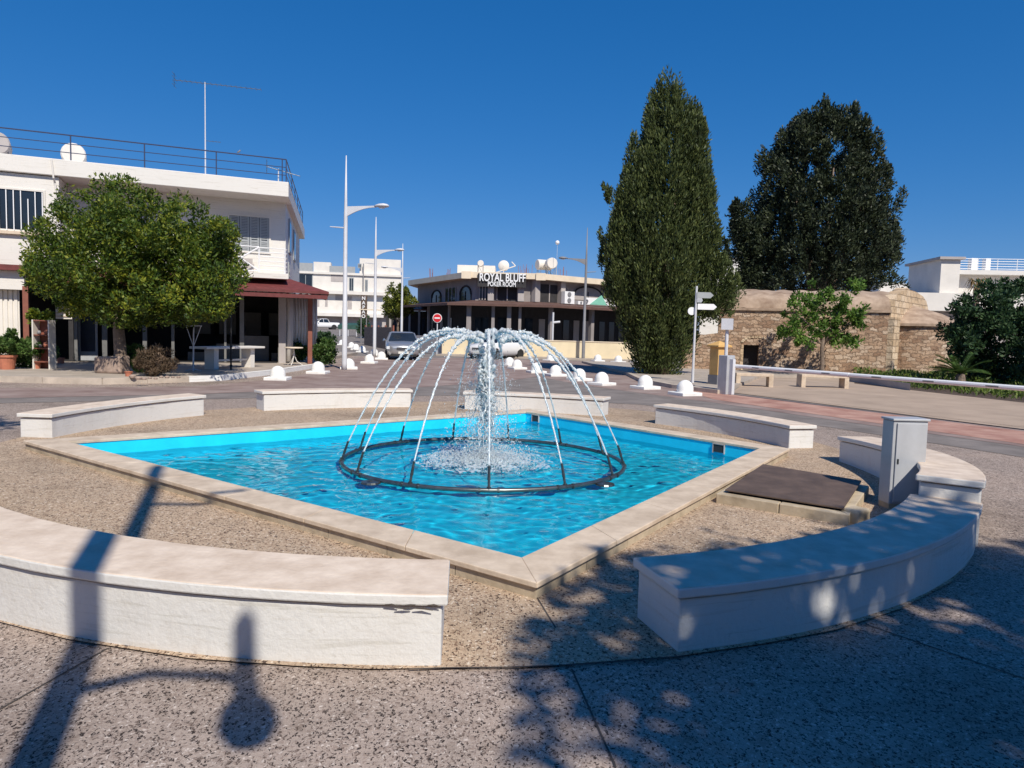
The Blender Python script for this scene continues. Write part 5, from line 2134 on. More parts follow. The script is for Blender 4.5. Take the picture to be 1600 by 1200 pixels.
text_obj('lettering', 'lo', 0.55, (cl_[0], cl_[1], 4.02), math.atan2(F_.u.y, F_.u.x), M['darkpole'], bn, 0.02)
# tanks, dish, rebar
p = A(850, 412, 56)
drum('pair end tank, big white cylinder on a dark frame above the arcade building', (p.x, p.y, zR), 0.40, 1.2, R(25))
p = A(861, 412, 55)
drum('big white round ended tank right of the other one on the arcade building roof', (p.x, p.y, zR), 0.42, 0.9, R(100))
p = A(751, 414, 54.5)
drum('small white round tank on the arcade roof above the letter R', (p.x, p.y, zR), 0.24, 0.5, R(90))
t_ = thing('satellite_dish', 'satellite dish with ladder like frame on the arcade roof above the lettering', 'satellite dish', A(787, 425, 54.5).xy.to_3d() + Vector((0, 0, zR)))
c = A(787, 415, 54.5)
mb = MB()
k0 = len(mb.v)
mb.lathe((c.x, c.y, c.z), [(0.0001, 0.0), (0.15, 0.02), (0.32, 0.08), (0.42, 0.16)], 16, axis='y')
mb.build('dish', M['offwhite'], t_, smooth=True)
mb = MB()
mb.tube([(c.x, c.y, zR), (c.x, c.y, c.z)], 0.03, 6)
mb.tube([(c.x - 1, c.y, zR + .05), (c.x + .9, c.y, zR + .75)], 0.04, 6)
mb.tube([(c.x + .9, c.y, zR + .75), (c.x + .6, c.y, zR + 1.05)], 0.04, 6)
mb.build('frame', M['offwhite'], t_)
for (x, lab) in ((677, 'bundle of rusty rebar rods on the left end of the arcade roof'), (700, 'loose rusty rebar rods near the roof box of the arcade building'), (816, 'rusty rebar rods just right of the roof lettering'), (826, 'tall rusty rebar rods left of the big white tanks'), (880, 'rusty rebar rods right of the big white tanks')):
    p = A(x, 430, 55 if x > 720 else 60)
    mb = MB()
    for k in range(6):
        dx, dy = random.uniform(-.3, .3), random.uniform(-.3, .3)
        mb.tube([(p.x + dx, p.y + dy, zR - .02), (p.x + dx * 1.2, p.y + dy, zR + random.uniform(.5, 1.0))], 0.018, 4)
    tag(mb.build('rebar_bundle', M['brown'], None), lab, 'rebar', 'rebar left standing on the arcade roof')
p = A(871, 379, 54)
t_ = thing('roof_mast', 'thin mast with a small white ball at its top above the arcade roof', 'mast', (p.x, p.y, zR))
mb = MB()
mb.tube([(p.x, p.y, zR), (p.x, p.y, p.z)], 0.012, 5)
mb.build('pole', M['greypaint'], t_)
mb = MB()
mb.lathe((p.x, p.y, p.z), [(0.16 * math.sin(R(a)) + .0001, -0.16 * math.cos(R(a))) for a in range(0, 181, 20)], 12)
mb.build('ball', M['signwhite'], t_, smooth=True)

# cream garden wall
w0, w1 = A(690, 561, 46), A(1000, 563, 44)
cw = thing('garden_wall', 'low cream painted garden wall in front of the dark arcade', 'wall', (w0.x, w0.y, 0.05))
FW2 = Fr((w0.x, w0.y), (w1 - w0).xy)
LW = (w1 - w0).length
mb = MB()
for a, b_ in ((0, 1.7), (1.74, 5.0), (5.04, 9.2), (9.24, LW)):
    FW2.box(mb, a, b_, -0.22, 0, 0.0, 1.14)
mb.build('panel', M['cream'], cw, bevel=0.01)
mb = MB()
FW2.box(mb, 0, LW, -0.25, 0.03, 1.143, 1.20)
mb.build('capping', M['creamfascia'], cw)
mb = MB()
FW2.box(mb, 0, LW, 0.02, 1.4, 0.0, 0.14)
struct(mb.build('footpath', M['pave'], None, origin=(0, 0, 0)))
mb = MB()
a, b_ = A(650, 552, 49), A(690, 556, 46.4)
mb.prism([a.xy, b_.xy, b_.xy + Vector((0, .3)), a.xy + Vector((0, .3))], 0.0, 1.25)
tag(mb.build('boundary_wall', M['greywall'], None), 'plain grey boundary wall between the silver car and the cream wall', 'wall')
# no entry sign
pe = A(686, 556, 45)
ne = thing('no_entry_sign', 'round red no entry sign with a white bar on a thin pole', 'road sign', (pe.x, pe.y, 0.05))
c = A(683.5, 497, 45)
mb = MB()
mb.tube([(c.x, pe.y, 0.05), (c.x, pe.y, c.z)], 0.035, 8)
mb.build('pole', M['greypaint'], ne)
mb = MB()
mb.tube([(c.x, pe.y - .09, c.z), (c.x, pe.y - .05, c.z)], 0.29, 26)
pt_ = mb.build('sign_plate', M['signwhite'], ne)
mb = MB()
mb.tube([(c.x, pe.y - .11, c.z), (c.x, pe.y - .093, c.z)], 0.25, 26)
mb.build('red_disc', M['signred'], pt_)
mb = MB()
mb.box(c.x - .17, c.x + .17, pe.y - .125, pe.y - .112, c.z - .04, c.z + .04)
mb.build('white_bar', M['signwhite'], pt_)
# small wall bracket post near the fountain right
p = A(863, 540, 45.5)
t_ = thing('camera_post', 'slim white post with a short side arm behind the cream wall', 'post', (p.x, p.y, 0.05))
mb = MB()
z1_ = A(863, 488, 45.5).z
mb.tube([(p.x, p.y, 0), (p.x, p.y, z1_)], 0.06, 8)
mb.build('pole', M['greypaint'], t_)
mb = MB()
z2_ = A(863, 504, 45.5).z
mb.tube([(p.x, p.y, z2_), (p.x + 0.45, p.y, z2_ + .06)], 0.07, 8)
mb.build('arm', M['greypaint'], t_)


# ================================================================== CARS
def car(name, label, paint, L=4.4, W=1.78, H=1.48, kind='wagon'):
    t_ = thing(name, label, 'car', (0, 0, 0))
    hw = W / 2
    # body loft, front at -y (towards the viewer when rz = 0)
    if kind == 'pickup':
        st = [(-2.5, .80, .45, .78, .86), (-2.42, .90, .34, .88, 1.00), (-2.0, .93, .30, .95, 1.10), (-1.35, .95, .28, 1.00, 1.16), (-1.1, .95, .28, 1.02, 1.17), (0.8, .95, .28, 1.02, 1.17), (0.85, .95, .30, 1.02, 1.14), (2.4, .95, .36, 1.02, 1.14), (2.5, .93, .44, 1.0, 1.12)]
        L = 5.0
    else:
        st = [(-2.2, .62, .42, .60, .66), (-2.16, .80, .26, .66, .76), (-1.95, .93, .22, .74, .86), (-1.5, .98, .20, .82, .94), (-1.0, 1.0, .20, .88, 1.0), (-0.9, 1.0, .20, .90, 1.01), (1.6, 1.0, .20, .93, 1.02), (2.05, .97, .24, .93, 1.0), (2.18, .88, .34, .88, .94)]
        st = [(y * L / 4.4, w_, a, b_, c) for (y, w_, a, b_, c) in st]
    mb = MB()
    prof_n = 12
    for (y, wf, zb_, zs, zt) in st:
        w_ = hw * wf
        mb.v += [(0, y, zb_), (w_ * .8, y, zb_), (w_ * .97, y, zb_ + .1), (w_, y, (zb_ + zs) / 2), (w_ * .985, y, zs), (w_ * .90, y, zt - .01), (0, y, zt + .015),
                 (-w_ * .90, y, zt - .01), (-w_ * .985, y, zs), (-w_, y, (zb_ + zs) / 2), (-w_ * .97, y, zb_ + .1), (-w_ * .8, y, zb_)]
    for i in range(len(st) - 1):
        for j in range(prof_n):
            a = i * prof_n + j
            b_ = i * prof_n + (j + 1) % prof_n
            mb.f.append((a, b_, b_ + prof_n, a + prof_n))
            mb.mi.append(0)
    mb.f.append(tuple(range(prof_n - 1, -1, -1)))
    mb.mi.append(0)
    mb.f.append(tuple((len(st) - 1) * prof_n + j for j in range(prof_n)))
    mb.mi.append(0)
    mb.build('body', paint, t_, smooth=True)
    # greenhouse
    if kind == 'pickup':
        base, roof = (-1.3, 0.8), (-0.55, 0.55)
        zb_, zt = 1.12, 1.75
    elif kind == 'hatch':
        base, roof = (-1.15, 1.85), (-0.35, 1.2)
        zb_, zt = 0.97, H
    else:
        base, roof = (-1.15, 2.08), (-0.35, 1.75)
        zb_, zt = 0.97, H
    bw, rw_ = hw * .90, hw * .70
    b4 = [(-bw, base[0], zb_), (bw, base[0], zb_), (bw, base[1], zb_), (-bw, base[1], zb_)]
    r4 = [(-rw_, roof[0], zt - .07), (rw_, roof[0], zt - .07), (rw_, roof[1], zt - .06), (-rw_, roof[1], zt - .06)]
    mb = MB()
    mb.hexa(b4 + r4)
    mb.build('windows', M['winglass'], t_)
    mb = MB()
    e = 0.03
    P = [(-rw_ - e, roof[0] - .04, zt - .07), (rw_ + e, roof[0] - .04, zt - .07), (rw_ + e, roof[1] + .04, zt - .06), (-rw_ - e, roof[1] + .04, zt - .06),
         (-rw_ * .8, roof[0] + .15, zt), (rw_ * .8, roof[0] + .15, zt), (rw_ * .8, roof[1] - .1, zt), (-rw_ * .8, roof[1] - .1, zt)]
    mb.hexa(P)
    for i in range(4):
        mb.tube([b4[i], r4[i]], 0.045, 6)
    ym = (base[0] + base[1]) / 2 + .1
    for s_ in (-1, 1):
        mb.tube([(s_ * bw, ym, zb_), (s_ * rw_, ym - .05, zt - .06)], 0.04, 6)
    mb.build('roof', paint, t_, bevel=0.02)
    yf = st[1][0]
    for s_ in (-1, 1):
        mb = MB()
        zl = 0.66 if kind != 'pickup' else 0.86
        mb.hexa([(s_ * hw * .80 - .17, yf - .03, zl - .09), (s_ * hw * .80 + .12, yf + .06, zl - .09), (s_ * hw * .80 + .12, yf + .3, zl - .09), (s_ * hw * .80 - .17, yf + .3, zl - .09),
                 (s_ * hw * .80 - .17, yf + .0, zl + .06), (s_ * hw * .80 + .12, yf + .1, zl + .08), (s_ * hw * .80 + .12, yf + .33, zl + .08), (s_ * hw * .80 - .17, yf + .33, zl + .06)])
        mb.build('headlight', M['lampglass'], t_, bevel=0.02)
        mb = MB()
        mb.tube([(s_ * hw * .98, base[0] + .25, zb_ + .02), (s_ * (hw + .14), base[0] + .22, zb_ + .08)], [.03, .09], 8)
        mb.build('mirror', paint, t_)
    mb = MB()
    zg = 0.60 if kind != 'pickup' else 0.78
    mb.box(-.36, .36, yf - .055, yf + .1, zg - .07, zg + .07)
    gr = mb.build('grille', M['rubber'], t_)
    mb = MB()
    for k in range(3):
        mb.box(-.35, .35, yf - .06, yf - .045, zg - .05 + .04 * k, zg - .04 + .04 * k)
    mb.build('grille_bar', M['rim'], gr)
    mb = MB()
    mb.box(-.27, .27, yf - .075, yf - .05, zg - .26, zg - .14)
    mb.build('licence_plate', M['plate'], t_)
    mb = MB()
    mb.box(-hw * .75, hw * .75, yf - .04, yf + .1, zg - .40, zg - .30)
    mb.build('bumper_grille', M['rubber'], t_)
    wy = (-1.35, 1.3) if kind != 'pickup' else (-1.65, 1.55)
    wr_ = .31 if kind != 'pickup' else .38
    for y in wy:
        for s_ in (-1, 1):
            mb = MB()
            x0 = s_ * (hw - .1)
            mb.lathe((x0, y, wr_), [(wr_ * .62, -.11), (wr_ * .97, -.11), (wr_, -.07), (wr_, .07), (wr_ * .97, .11), (wr_ * .62, .11)], 22, axis='x')
            w_ = mb.build('wheel', M['rubber'], t_)
            mb = MB()
            mb.tube([(x0 - s_ * .09, y, wr_), (x0 + s_ * .09, y, wr_)], wr_ * .62, 16)
            mb.build('rim', M['rim'], w_)
            mb = MB()
            mb.tube([(x0 - s_ * .05, y, wr_), (x0 + s_ * .096, y, wr_)], wr_ * 1.16, 20)
            o = mb.build('wheel_arch', M['rubber'], w_)
    return t_


c1 = car('parked_car', 'silver estate car facing the camera at the street corner left of the jets', M['silver'], 4.4, 1.80, 1.50)
p = G(631, 563)
c1.location = (p.x - 0.45, p.y + 2.2, 0)
c1.rotation_euler.z = R(11)
c2 = car('parked_car', 'white hatchback seen through the fountain, parked before the cream wall', M['whitecar'], 4.2, 1.75, 1.50, 'hatch')
p = A(776, 560, 42.2)
c2.location = (p.x, p.y + 1.2, 0.0)
c2.rotation_euler.z = R(-33)
p = A(505, 512, 118)
c3 = car('pickup_truck', 'small white double cab pickup far up the left side street', M['whitecar'], 5.0, 1.85, 1.8, 'pickup')
c3['category'] = 'pickup'
c3.location = (p.x, 118, terr(118))
c3.rotation_euler.z = R(-58)

# ================================================================== STREET BACKGROUND LEFT
FA = Fr(tuple(A(626, 500, 135).xy), (0.97, 0.18))
ap = thing('apartment_block', 'white three storey apartment block with flat roof far behind the tall street lamps', 'building', FA.p(-7, 0, terr(135)))
zb_ = terr(135)
tl_ = FA.px(440, 450)[0]
zt_ = FA.px(480, 424)[1]
mb = MB()
FA.box(mb, tl_, 0, -12, 0, zb_ + 2.6, zt_ - .4)
mb.build('wall', M['offwhite'], ap)
mb = MB()
FA.box(mb, tl_ + .1, -.3, -12, -1.2, zb_, zb_ + 2.6)
mb.build('ground_floor', M['greywall'], ap)
mb = MB()
FA.box(mb, tl_ - .2, .1, -12, .35, zt_ - .4, zt_)
tq0, zq = FA.px(490, 409)
tq1, _ = FA.px(517, 409)
FA.box(mb, tq0, tq1, -3, .1, zt_, zq)
tq0, zq = FA.px(562, 403)
FA.box(mb, tq0, -.1, -5, -.4, zt_, zq)
mb.build('roof', M['offwhite'], ap)
mb = MB()
t_a, z_a = FA.px(463, 431, .5)
zf = [FA.px(500, y)[1] for y in (455, 489)]
for z in (zf[0], zf[1] - .1):
    FA.box(mb, tl_, -3.2, 0.0, 1.1, z - .45, z + .15)
mb.build('balcony', M['offwhite'], ap)
mb = MB()
FA.box(mb, FA.px(515, 412)[0], FA.px(555, 420)[0], 0.1, .2, zt_, FA.px(530, 416)[1])
FA.box(mb, FA.px(466, 412)[0], FA.px(489, 420)[0], 0.1, .2, zt_, FA.px(480, 411)[1])
mb.build('roof_railing', M['shutter'], ap)
for (x0, x1, y0, y1, d, mt) in ((466, 489, 428, 448, .02, 0), (517, 539, 429, 440, .02, 1), (545, 553, 434, 455, .02, 0), (524, 538, 460, 469, .02, 1), (543, 550, 463, 483, .02, 1), (570, 575, 437, 456, .02, 0), (559, 565, 412, 419, .02, 0), (493, 499, 460, 479, .02, 1), (508, 512, 460, 479, .02, 1), (470, 478, 466, 474, .02, 0)):
    ta, za = FA.px(x0, y1)
    tb, zb2 = FA.px(x1, y0)
    mb = MB()
    FA.box(mb, ta, tb, 0.0, .04, za, zb2)
    w_ = mb.build('window', M['greywall'] if mt else M['shutter'], ap)
    if not mt:
        mb = MB()
        FA.box(mb, ta + .15, (ta + tb) / 2 - .05, 0.04, .06, za + .15, zb2 - .15)
        FA.box(mb, (ta + tb) / 2 + .05, tb - .15, 0.04, .06, za + .15, zb2 - .15)
        mb.build('pane', M['winglass'], w_)
mb = MB()
FA.box(mb, FA.px(567, 430)[0], FA.px(568.6, 430)[0], 0.05, .4, zb_ + 1, FA.px(567, 412)[1])
mb.build('drain_pipe', M['darkpole'], ap)
# tavern with brown roofs
tv = thing('tavern', 'low brown tavern with layered wooden roofs and a dark terrace left of the arcade building', 'building', (A(640, 500, 66).x, 66, terr(66)))
zt0 = terr(66)
x0, x1 = A(600, 500, 66).x, A(668, 500, 66).x
mb = MB()
mb.box(x0, x1 + 3, 67, 74, zt0, 3.4)
mb.build('wall', M['dark'], tv)
zr1 = A(640, 482, 66).z
mb = MB()
mb.prism([(x0 + 1.2, 64.4), (x1 + 2, 64.4), (x1 + 2, 68), (x0 + 1.2, 68)], [zr1 - .25, zr1 - .25, zr1 + .3, zr1 + .3], [zr1 - .1, zr1 - .1, zr1 + .45, zr1 + .45])
zr2 = A(640, 468, 68).z
mb.prism([(x0 + 2.6, 68), (x1 + 3, 68), (x1 + 3, 72), (x0 + 2.6, 72)], [zr2 - .3, zr2 - .3, zr2, zr2], [zr2 - .15, zr2 - .15, zr2 + .15, zr2 + .15])
mb.build('roof', M['brown'], tv)
mb = MB()
zz_ = A(650, 443, 74).z
mb.box(x0 + 3.0, x1 + 4, 73, 80, 3.2, zz_)
mb.build('upper_wall', M['cream'], tv)
mb = MB()
mb.box(x0 + 2.8, x1 + 4.2, 72.8, 80.2, zz_ + .01, zz_ + .25)
mb.build('upper_roof', M['offwhite'], tv)
for x in (610, 622, 640, 655):
    xx = A(x, 500, 64.6).x
    mb = MB()
    mb.box(xx - .09, xx + .09, 64.5, 64.68, zt0, zr1 - .25)
    mb.build('post', M['greywall'], tv)
# vertical sign
vs = A(568, 500, 62)
sgn = thing('vertical_shop_sign', 'tall narrow dark shop sign with white letters one below the other, beside the middle lamp', 'sign', (vs.x, 62, terr(62)))
za, zb3 = A(568, 496, 62).z, A(568, 461, 62).z
mb = MB()
mb.box(vs.x - .25, vs.x + .28, 62, 62.12, za, zb3)
mb.build('board', M['hatch'], sgn)
mb = MB()
mb.tube([(vs.x - .22, 62.06, terr(62)), (vs.x - .22, 62.06, za)], .05, 6)
mb.tube([(vs.x + .25, 62.06, terr(62)), (vs.x + .25, 62.06, za)], .05, 6)
mb.build('pole', M['darkpole'], sgn)
for i, ch in enumerate('NAPAO'):
    text_obj('lettering', ch, 0.42, (vs.x, 61.96, zb3 - 0.42 - i * (zb3 - za) / 5), 0, M['signwhite'], sgn, 0.02)
mb = MB()
mb.box(vs.x - .35, vs.x + 1.5, 61.9, 62.2, A(568, 484.5, 62).z, A(568, 483, 62).z)
mb.build('shelf', M['creamfascia'], sgn)
# brown fence
f0, f1 = A(569, 528, 58), A(612, 532, 50)
fn = thing('board_fence', 'brown vertical board fence along the side street behind the middle lamp', 'fence', (f0.x, f0.y, terr(58)))
FF = Fr(tuple(f0.xy), (f1 - f0).xy)
mb = MB()
LF = (f1 - f0).length
k = int(LF / .2)
for i in range(k):
    FF.box(mb, i * .2, i * .2 + .185, -.03, 0, 0.1, 1.75 + .02 * (i % 3))
mb.build('boards', M['bark'], fn)
mb = MB()
for i in range(5):
    FF.box(mb, LF * i / 4.001, LF * i / 4.001 + .1, -.15, -.035, 0.1, 1.9)
mb.build('post', M['brown'], fn)
# street tree
c = A(622, 520, 60)
t_ = thing('street_tree', 'yellow green round street tree beside the farthest street lamp', 'tree', (c.x, c.y, terr(60)))
limb_tree(t_, (c.x, c.y, terr(60)), [A(605, 478, 60), A(622, 465, 60), A(640, 470, 60)], r=.12, h=1.9, seed=9)
env_tree(t_, None, 60, [(447, 612, 628), (455, 602, 640), (465, 597, 648), (475, 596, 652), (485, 597, 648), (494, 602, 618)], 90, 70, 0.42, 0.42, (0.22, 0.10), M['leaf_yellow'], seed=33, up=.5)
# green terrace canopy, hedge, far low trees
c = A(553, 514, 82)
gt = thing('terrace_canopy', 'dark green cafe canopy on white legs beyond the tall lamp pole', 'canopy', (c.x, 82, terr(82)))
mb = MB()
z0_ = terr(82)
mb.prism([(c.x - 1.6, 81), (c.x + 1.7, 81), (c.x + 1.7, 83), (c.x - 1.6, 83)], z0_ + 0.8, [z0_ + 1.25, z0_ + 1.35, z0_ + 1.6, z0_ + 1.5])
mb.build('canvas', M['greencloth'], gt)
for k in range(4):
    mb = MB()
    mb.tube([(c.x - 1.4 + k * .95, 81.1, z0_), (c.x - 1.4 + k * .95, 81.1, z0_ + .8)], .05, 6)
    mb.build('leg', M['greypaint'], gt)
c = A(508, 527, 52)
bush('clipped_hedge', 'low green hedge below the white pickup, left of the tall lamp pole', 'hedge', (c.x - .2, c.y, terr(52)), (0.9, 1.5, .55), 60, 60, (.18, .08), M['leaf_shrub'], .25)
c = A(572, 512, 76)
bush('clipped_hedge', 'dark upright hedge beside the green canopy', 'hedge', (c.x - .2, c.y, terr(76)), (0.7, 1.0, 1.2), 40, 60, (.2, .09), M['leaf_shrub'], .3)

# white house right, far
FH = Fr(tuple(A(1468, 480, 58).xy), (1, -0.10))
wh = thing('white_villa', 'white modern villa with rooftop railing at the right edge behind the bushes', 'building', FH.p(6, 0, 0.2))
zz = lambda x, y, d=0: FH.px(x, y, d)[1]
tt_ = lambda x, y=450, d=0: FH.px(x, y, d)[0]
mb = MB()
FH.box(mb, tt_(1380), 26, -12, -1.0, 0, zz(1500, 458))
mb.build('lower_wall', M['greywall'], wh)
mb = MB()
FH.box(mb, tt_(1378), 26.2, -12, 0.2, zz(1480, 486), zz(1480, 458))
mb.build('terrace_slab', M['offwhite'], wh)
mb = MB()
FH.box(mb, 0, tt_(1500), -6, -0.2, zz(1480, 458), zz(1480, 405))
mb.build('stair_tower', M['offwhite'], wh)
mb = MB()
FH.box(mb, -.25, tt_(1500) + .25, -6.3, 0.1, zz(1480, 405), zz(1480, 401))
mb.build('tower_roof', M['greywall'], wh)
mb = MB()
FH.box(mb, tt_(1500) - .01, 26, -8, -1.5, zz(1480, 458), zz(1550, 428))
mb.build('upper_wall', M['offwhite'], wh)
mb = MB()
FH.box(mb, tt_(1500) + .02, 26.3, -8.3, -.6, zz(1550, 428), zz(1550, 421))
mb.build('roof', M['white'], wh)
mb = MB()
for k in range(5):
    z = zz(1550, 421) + .12 + k * .2
    mb.tube([FH.p(tt_(1503), -.8, z), FH.p(26, -.8, z)], .025, 5)
for k in range(12):
    tt = tt_(1503) + k * 1.5
    mb.tube([FH.p(tt, -.8, zz(1550, 421)), FH.p(tt, -.8, zz(1550, 421) + .95)], .03, 5)
mb.build('roof_railing', M['signwhite'], wh)
for (x, w_) in ((1540, .5), (1562, .4)):
    mb = MB()
    mb.cbox(FH.p(tt_(x), -2.2, zz(1550, 421)), w_, .5, 1.1)
    mb.build('roof_vent', M['signwhite'], wh)
# slender far roofs
mb = MB()
a, b_ = A(1374, 440, 70), A(1452, 446, 70)
mb.prism([a.xy, b_.xy, b_.xy + Vector((2, 8)), a.xy + Vector((2, 8))], 0.5, [a.z, b_.z, b_.z, a.z])
tag(mb.build('far_house', M['offwhite'], None), 'sliver of a flat white roofed house between the dark conifer and the villa', 'building')
mb = MB()
a, b_ = A(1098, 401, 75), A(1142, 398, 75)
mb.prism([a.xy, b_.xy + Vector((2, 0)), b_.xy + Vector((2, 8)), a.xy + Vector((2, 8))], 1, a.z)
tag(mb.build('far_house', M['white'], None), 'white wall of a house showing between the cypress and the dark conifer', 'building')
c = A(1462, 460, 66)
bush('far_bush', 'small dark tree top left of the villa tower', 'tree', (c.x, 66, .4), (1.0, 1.2, 3.3), 60, 70, (.3, .14), M['leaf_dark'], .5)

# ================================================================== THINGS BY THE LEFT HOUSE
def pot(name, label, px, py, r_, h, mat=M['terracotta'], plant=None, pr=None, z=0.15, n_cl=22, per=70, leafsz=(.12, .05)):
    p = G(px, py, z)
    t_ = thing(name, label, 'plant pot', p)
    mb = MB()
    mb.lathe(p, [(0.0001, 0), (r_ * .75, 0), (r_ * .95, h * .85), (r_ * 1.08, h * .85), (r_ * 1.08, h), (r_ * .92, h), (r_ * .9, h * .9), (0.0001, h * .9)], 20)
    mb.build('pot', mat, t_)
    if plant:
        cen = []
        for i in range(n_cl):
            d = sphere_dirs(1)[0]
            cen.append(np.array([p.x, p.y, p.z + h + pr[2] * .9]) + d * np.array(pr) * rng.uniform(.3, 1))
        P, D = clump_cloud(np.array(cen), np.ones((n_cl, 3)) * .13, per, .2)
        P[:, 2] = np.maximum(P[:, 2], p.z + h * .9)
        leaves('foliage', P, D + np.array([0, 0, .6]), leafsz[0], leafsz[1], plant, t_)
        mb = MB()
        for k in range(4):
            mb.tube([(p.x, p.y, p.z + h * .85), (p.x + pr[0] * .5 * math.cos(k * 1.6), p.y + .1 * math.sin(k), p.z + h + pr[2])], [.015, .006], 5)
        mb.build('stem', M['bark'], t_)
    return t_


pot('potted_shrub', 'large terracotta pot with a leafy green shrub at the left edge', 11, 577, .25, .42, plant=M['leaf_pot'], pr=(.55, .4, .38), n_cl=46)
pot('potted_shrub', 'small pinkish pot with thin grassy plant in front of the wooden shelf', 58, 576, .11, .20, plant=M['leaf_pot'], pr=(.17, .15, .28), n_cl=14)
pot('potted_shrub', 'dark round pot with an upright plant right of the wooden shelf', 82, 570, .11, .16, M['darkpole'], M['leaf_pot'], (.13, .12, .28), n_cl=10)
pot('clay_jar', 'round brown clay jar on a yellow saucer near the shop door', 95, 568, .12, .20)
pot('clay_pot', 'tipped little red clay pot on the kerb beside the stone block', 201, 588, .10, .13, z=0.15)
bush('pavement_plant', 'leafy green bush between the big terracotta pot and the wooden shelf', 'plant', G(40, 574, .15), (.4, .35, .42), 36, 70, (.12, .05), M['leaf_pot'], .14)
bush('hanging_vine', 'trailing leafy vine on the awning post above the wooden shelf', 'plant', G(62, 572, .15) + Vector((0, 0.1, 1.25)), (.42, .35, .28), 26, 70, (.11, .06), M['leaf_orange'], .14, trunk=False)
bush('dry_shrub', 'greenish shrub right of the stone block under the orange tree', 'shrub', G(215, 582, .15), (.36, .35, .42), 40, 85, (.10, .022), M['leaf_pot'], .13, up=1)
bush('dry_shrub', 'pinkish brown dry twiggy shrub spilling over the kerb, right of the greener one', 'shrub', G(243, 588, .15), (.52, .4, .40), 60, 95, (.11, .018), M['leaf_dry'], .13, up=1)
bush('flower_bush', 'dark green flower bush at the brown awning post beside the street', 'bush', G(503, 570, .12) + Vector((0, .5, 0)), (.42, .6, .55), 50, 80, (.11, .06), M['leaf_pot'], .15)
bush('flower_bush', 'flower bush behind the little white table', 'bush', G(458, 566, .15) + Vector((0, .6, 0)), (.5, .3, .45), 36, 70, (.1, .05), M['leaf_pot'], .14)
# boulder block
p = G(176, 583, .15)
mb = MB()
rr = np.random.default_rng(4)
prof = [(-.42, -.22), (.36, -.25), (.42, .2), (-.38, .22)]
mb.prism([(p.x + a, p.y + b_) for a, b_ in prof], .15, [.62, .66, .66, .60])
tag(mb.build('stone_block', M['rock'], None, bevel=0.06), 'rough pink brown stone block at the foot of the orange tree', 'stone')
rocks = MB()
for k in range(9):
    p = G(205 + k * 9, 593 + random.uniform(-2, 2), .15)
    r_ = random.uniform(.05, .10)
    rk = MB()
    rk.lathe((p.x, p.y + .08, .158), [(r_ * .8, 0), (r_, r_ * .5), (r_ * .6, r_ * .95), (.0001, r_)], 7)
    o = rk.build('edge_stone', M['rock'], None, smooth=False)
    tag(o, 'small rough stone laid along the kerb under the dry shrubs', 'stone', 'small stones edging the shrubs')
# shelf
p = G(61, 577, .15)
sh = thing('wooden_shelf', 'open shelf rack with white edges and small goods beside the awning post', 'shelf', p)
for s_ in (-.24, .24):
    mb = MB()
    mb.box(p.x + s_ - .02, p.x + s_ + .02, p.y + .1, p.y + .4, .15, 1.62)
    mb.build('side', M['offwhite'], sh)
for z in (.35, .75, 1.15, 1.58):
    mb = MB()
    mb.box(p.x - .215, p.x + .215, p.y + .1, p.y + .4, z, z + .03)
    mb.build('shelf', M['brown'], sh)
mb = MB()
mb.box(p.x - .21, p.x + .21, p.y + .40, p.y + .42, .15, 1.6)
mb.build('back_panel', M['brown'], sh)
for i, (dx, z, r_) in enumerate(((-.1, .78, .05), (.08, .78, .09), (-.12, 1.18, .06), (.1, 1.18, .07))):
    mb = MB()
    mb.lathe((p.x + dx, p.y + .22, z + .002), [(.0001, 0), (r_ * .7, 0), (r_, r_), (r_ * .5, r_ * 2), (.0001, r_ * 2)], 10)
    tag(mb.build('clay_vase', M['terracotta'] if i % 2 else M['darkpole'], None, smooth=True), ('dark vase left on the middle board of the open shelf rack', 'round clay vase right on the middle board of the open shelf rack', 'dark vase left on the upper board of the open shelf rack', 'round clay vase right on the upper board of the open shelf rack')[i], 'vase')
# wall box (pinkish cabinet)
p = A(101, 484, 25.6)
mb = MB()
t_ = thing('wall_cabinet', 'pale pink slatted cabinet hanging left of the shop door', 'cabinet', (p.x, p.y, p.z - .4))
mb.cbox((p.x, p.y, p.z - .33), .50, .3, .62, R(22))
mb.build('casing', M['offwhite'], t_)
mb = MB()
for k in range(4):
    mb.cbox((p.x + .05, p.y - .17, p.z - .25 + k * .13), .44, .02, .03, R(22))
mb.build('slat', M['coping'], t_)
# T shaped stand
p = G(302, 580, .15)
ts = thing('garment_stand', 'thin white T shaped stand with V braces at the kerb right of the dry shrub', 'stand', p)
mb = MB()
zt = A(306, 509, p.y).z
mb.tube([p, (p.x + .02, p.y, zt)], [.028, .018], 7)
mb.build('pole', M['greypaint'], ts)
mb = MB()
mb.tube([(p.x - .24, p.y, zt), (p.x + .27, p.y, zt)], .020, 6)
mb.tube([(p.x - .22, p.y, zt), (p.x, p.y, zt - .62)], .012, 5)
mb.tube([(p.x + .25, p.y, zt), (p.x + .02, p.y, zt - .62)], .012, 5)
mb.build('crossbar', M['greypaint'], ts)
mb = MB()
for a in range(4):
    mb.tube([(p.x, p.y, .22), (p.x + .22 * math.cos(a * 1.57 + .4), p.y + .22 * math.sin(a * 1.57 + .4), .165)], .018, 6)
mb.build('foot', M['greypaint'], ts)
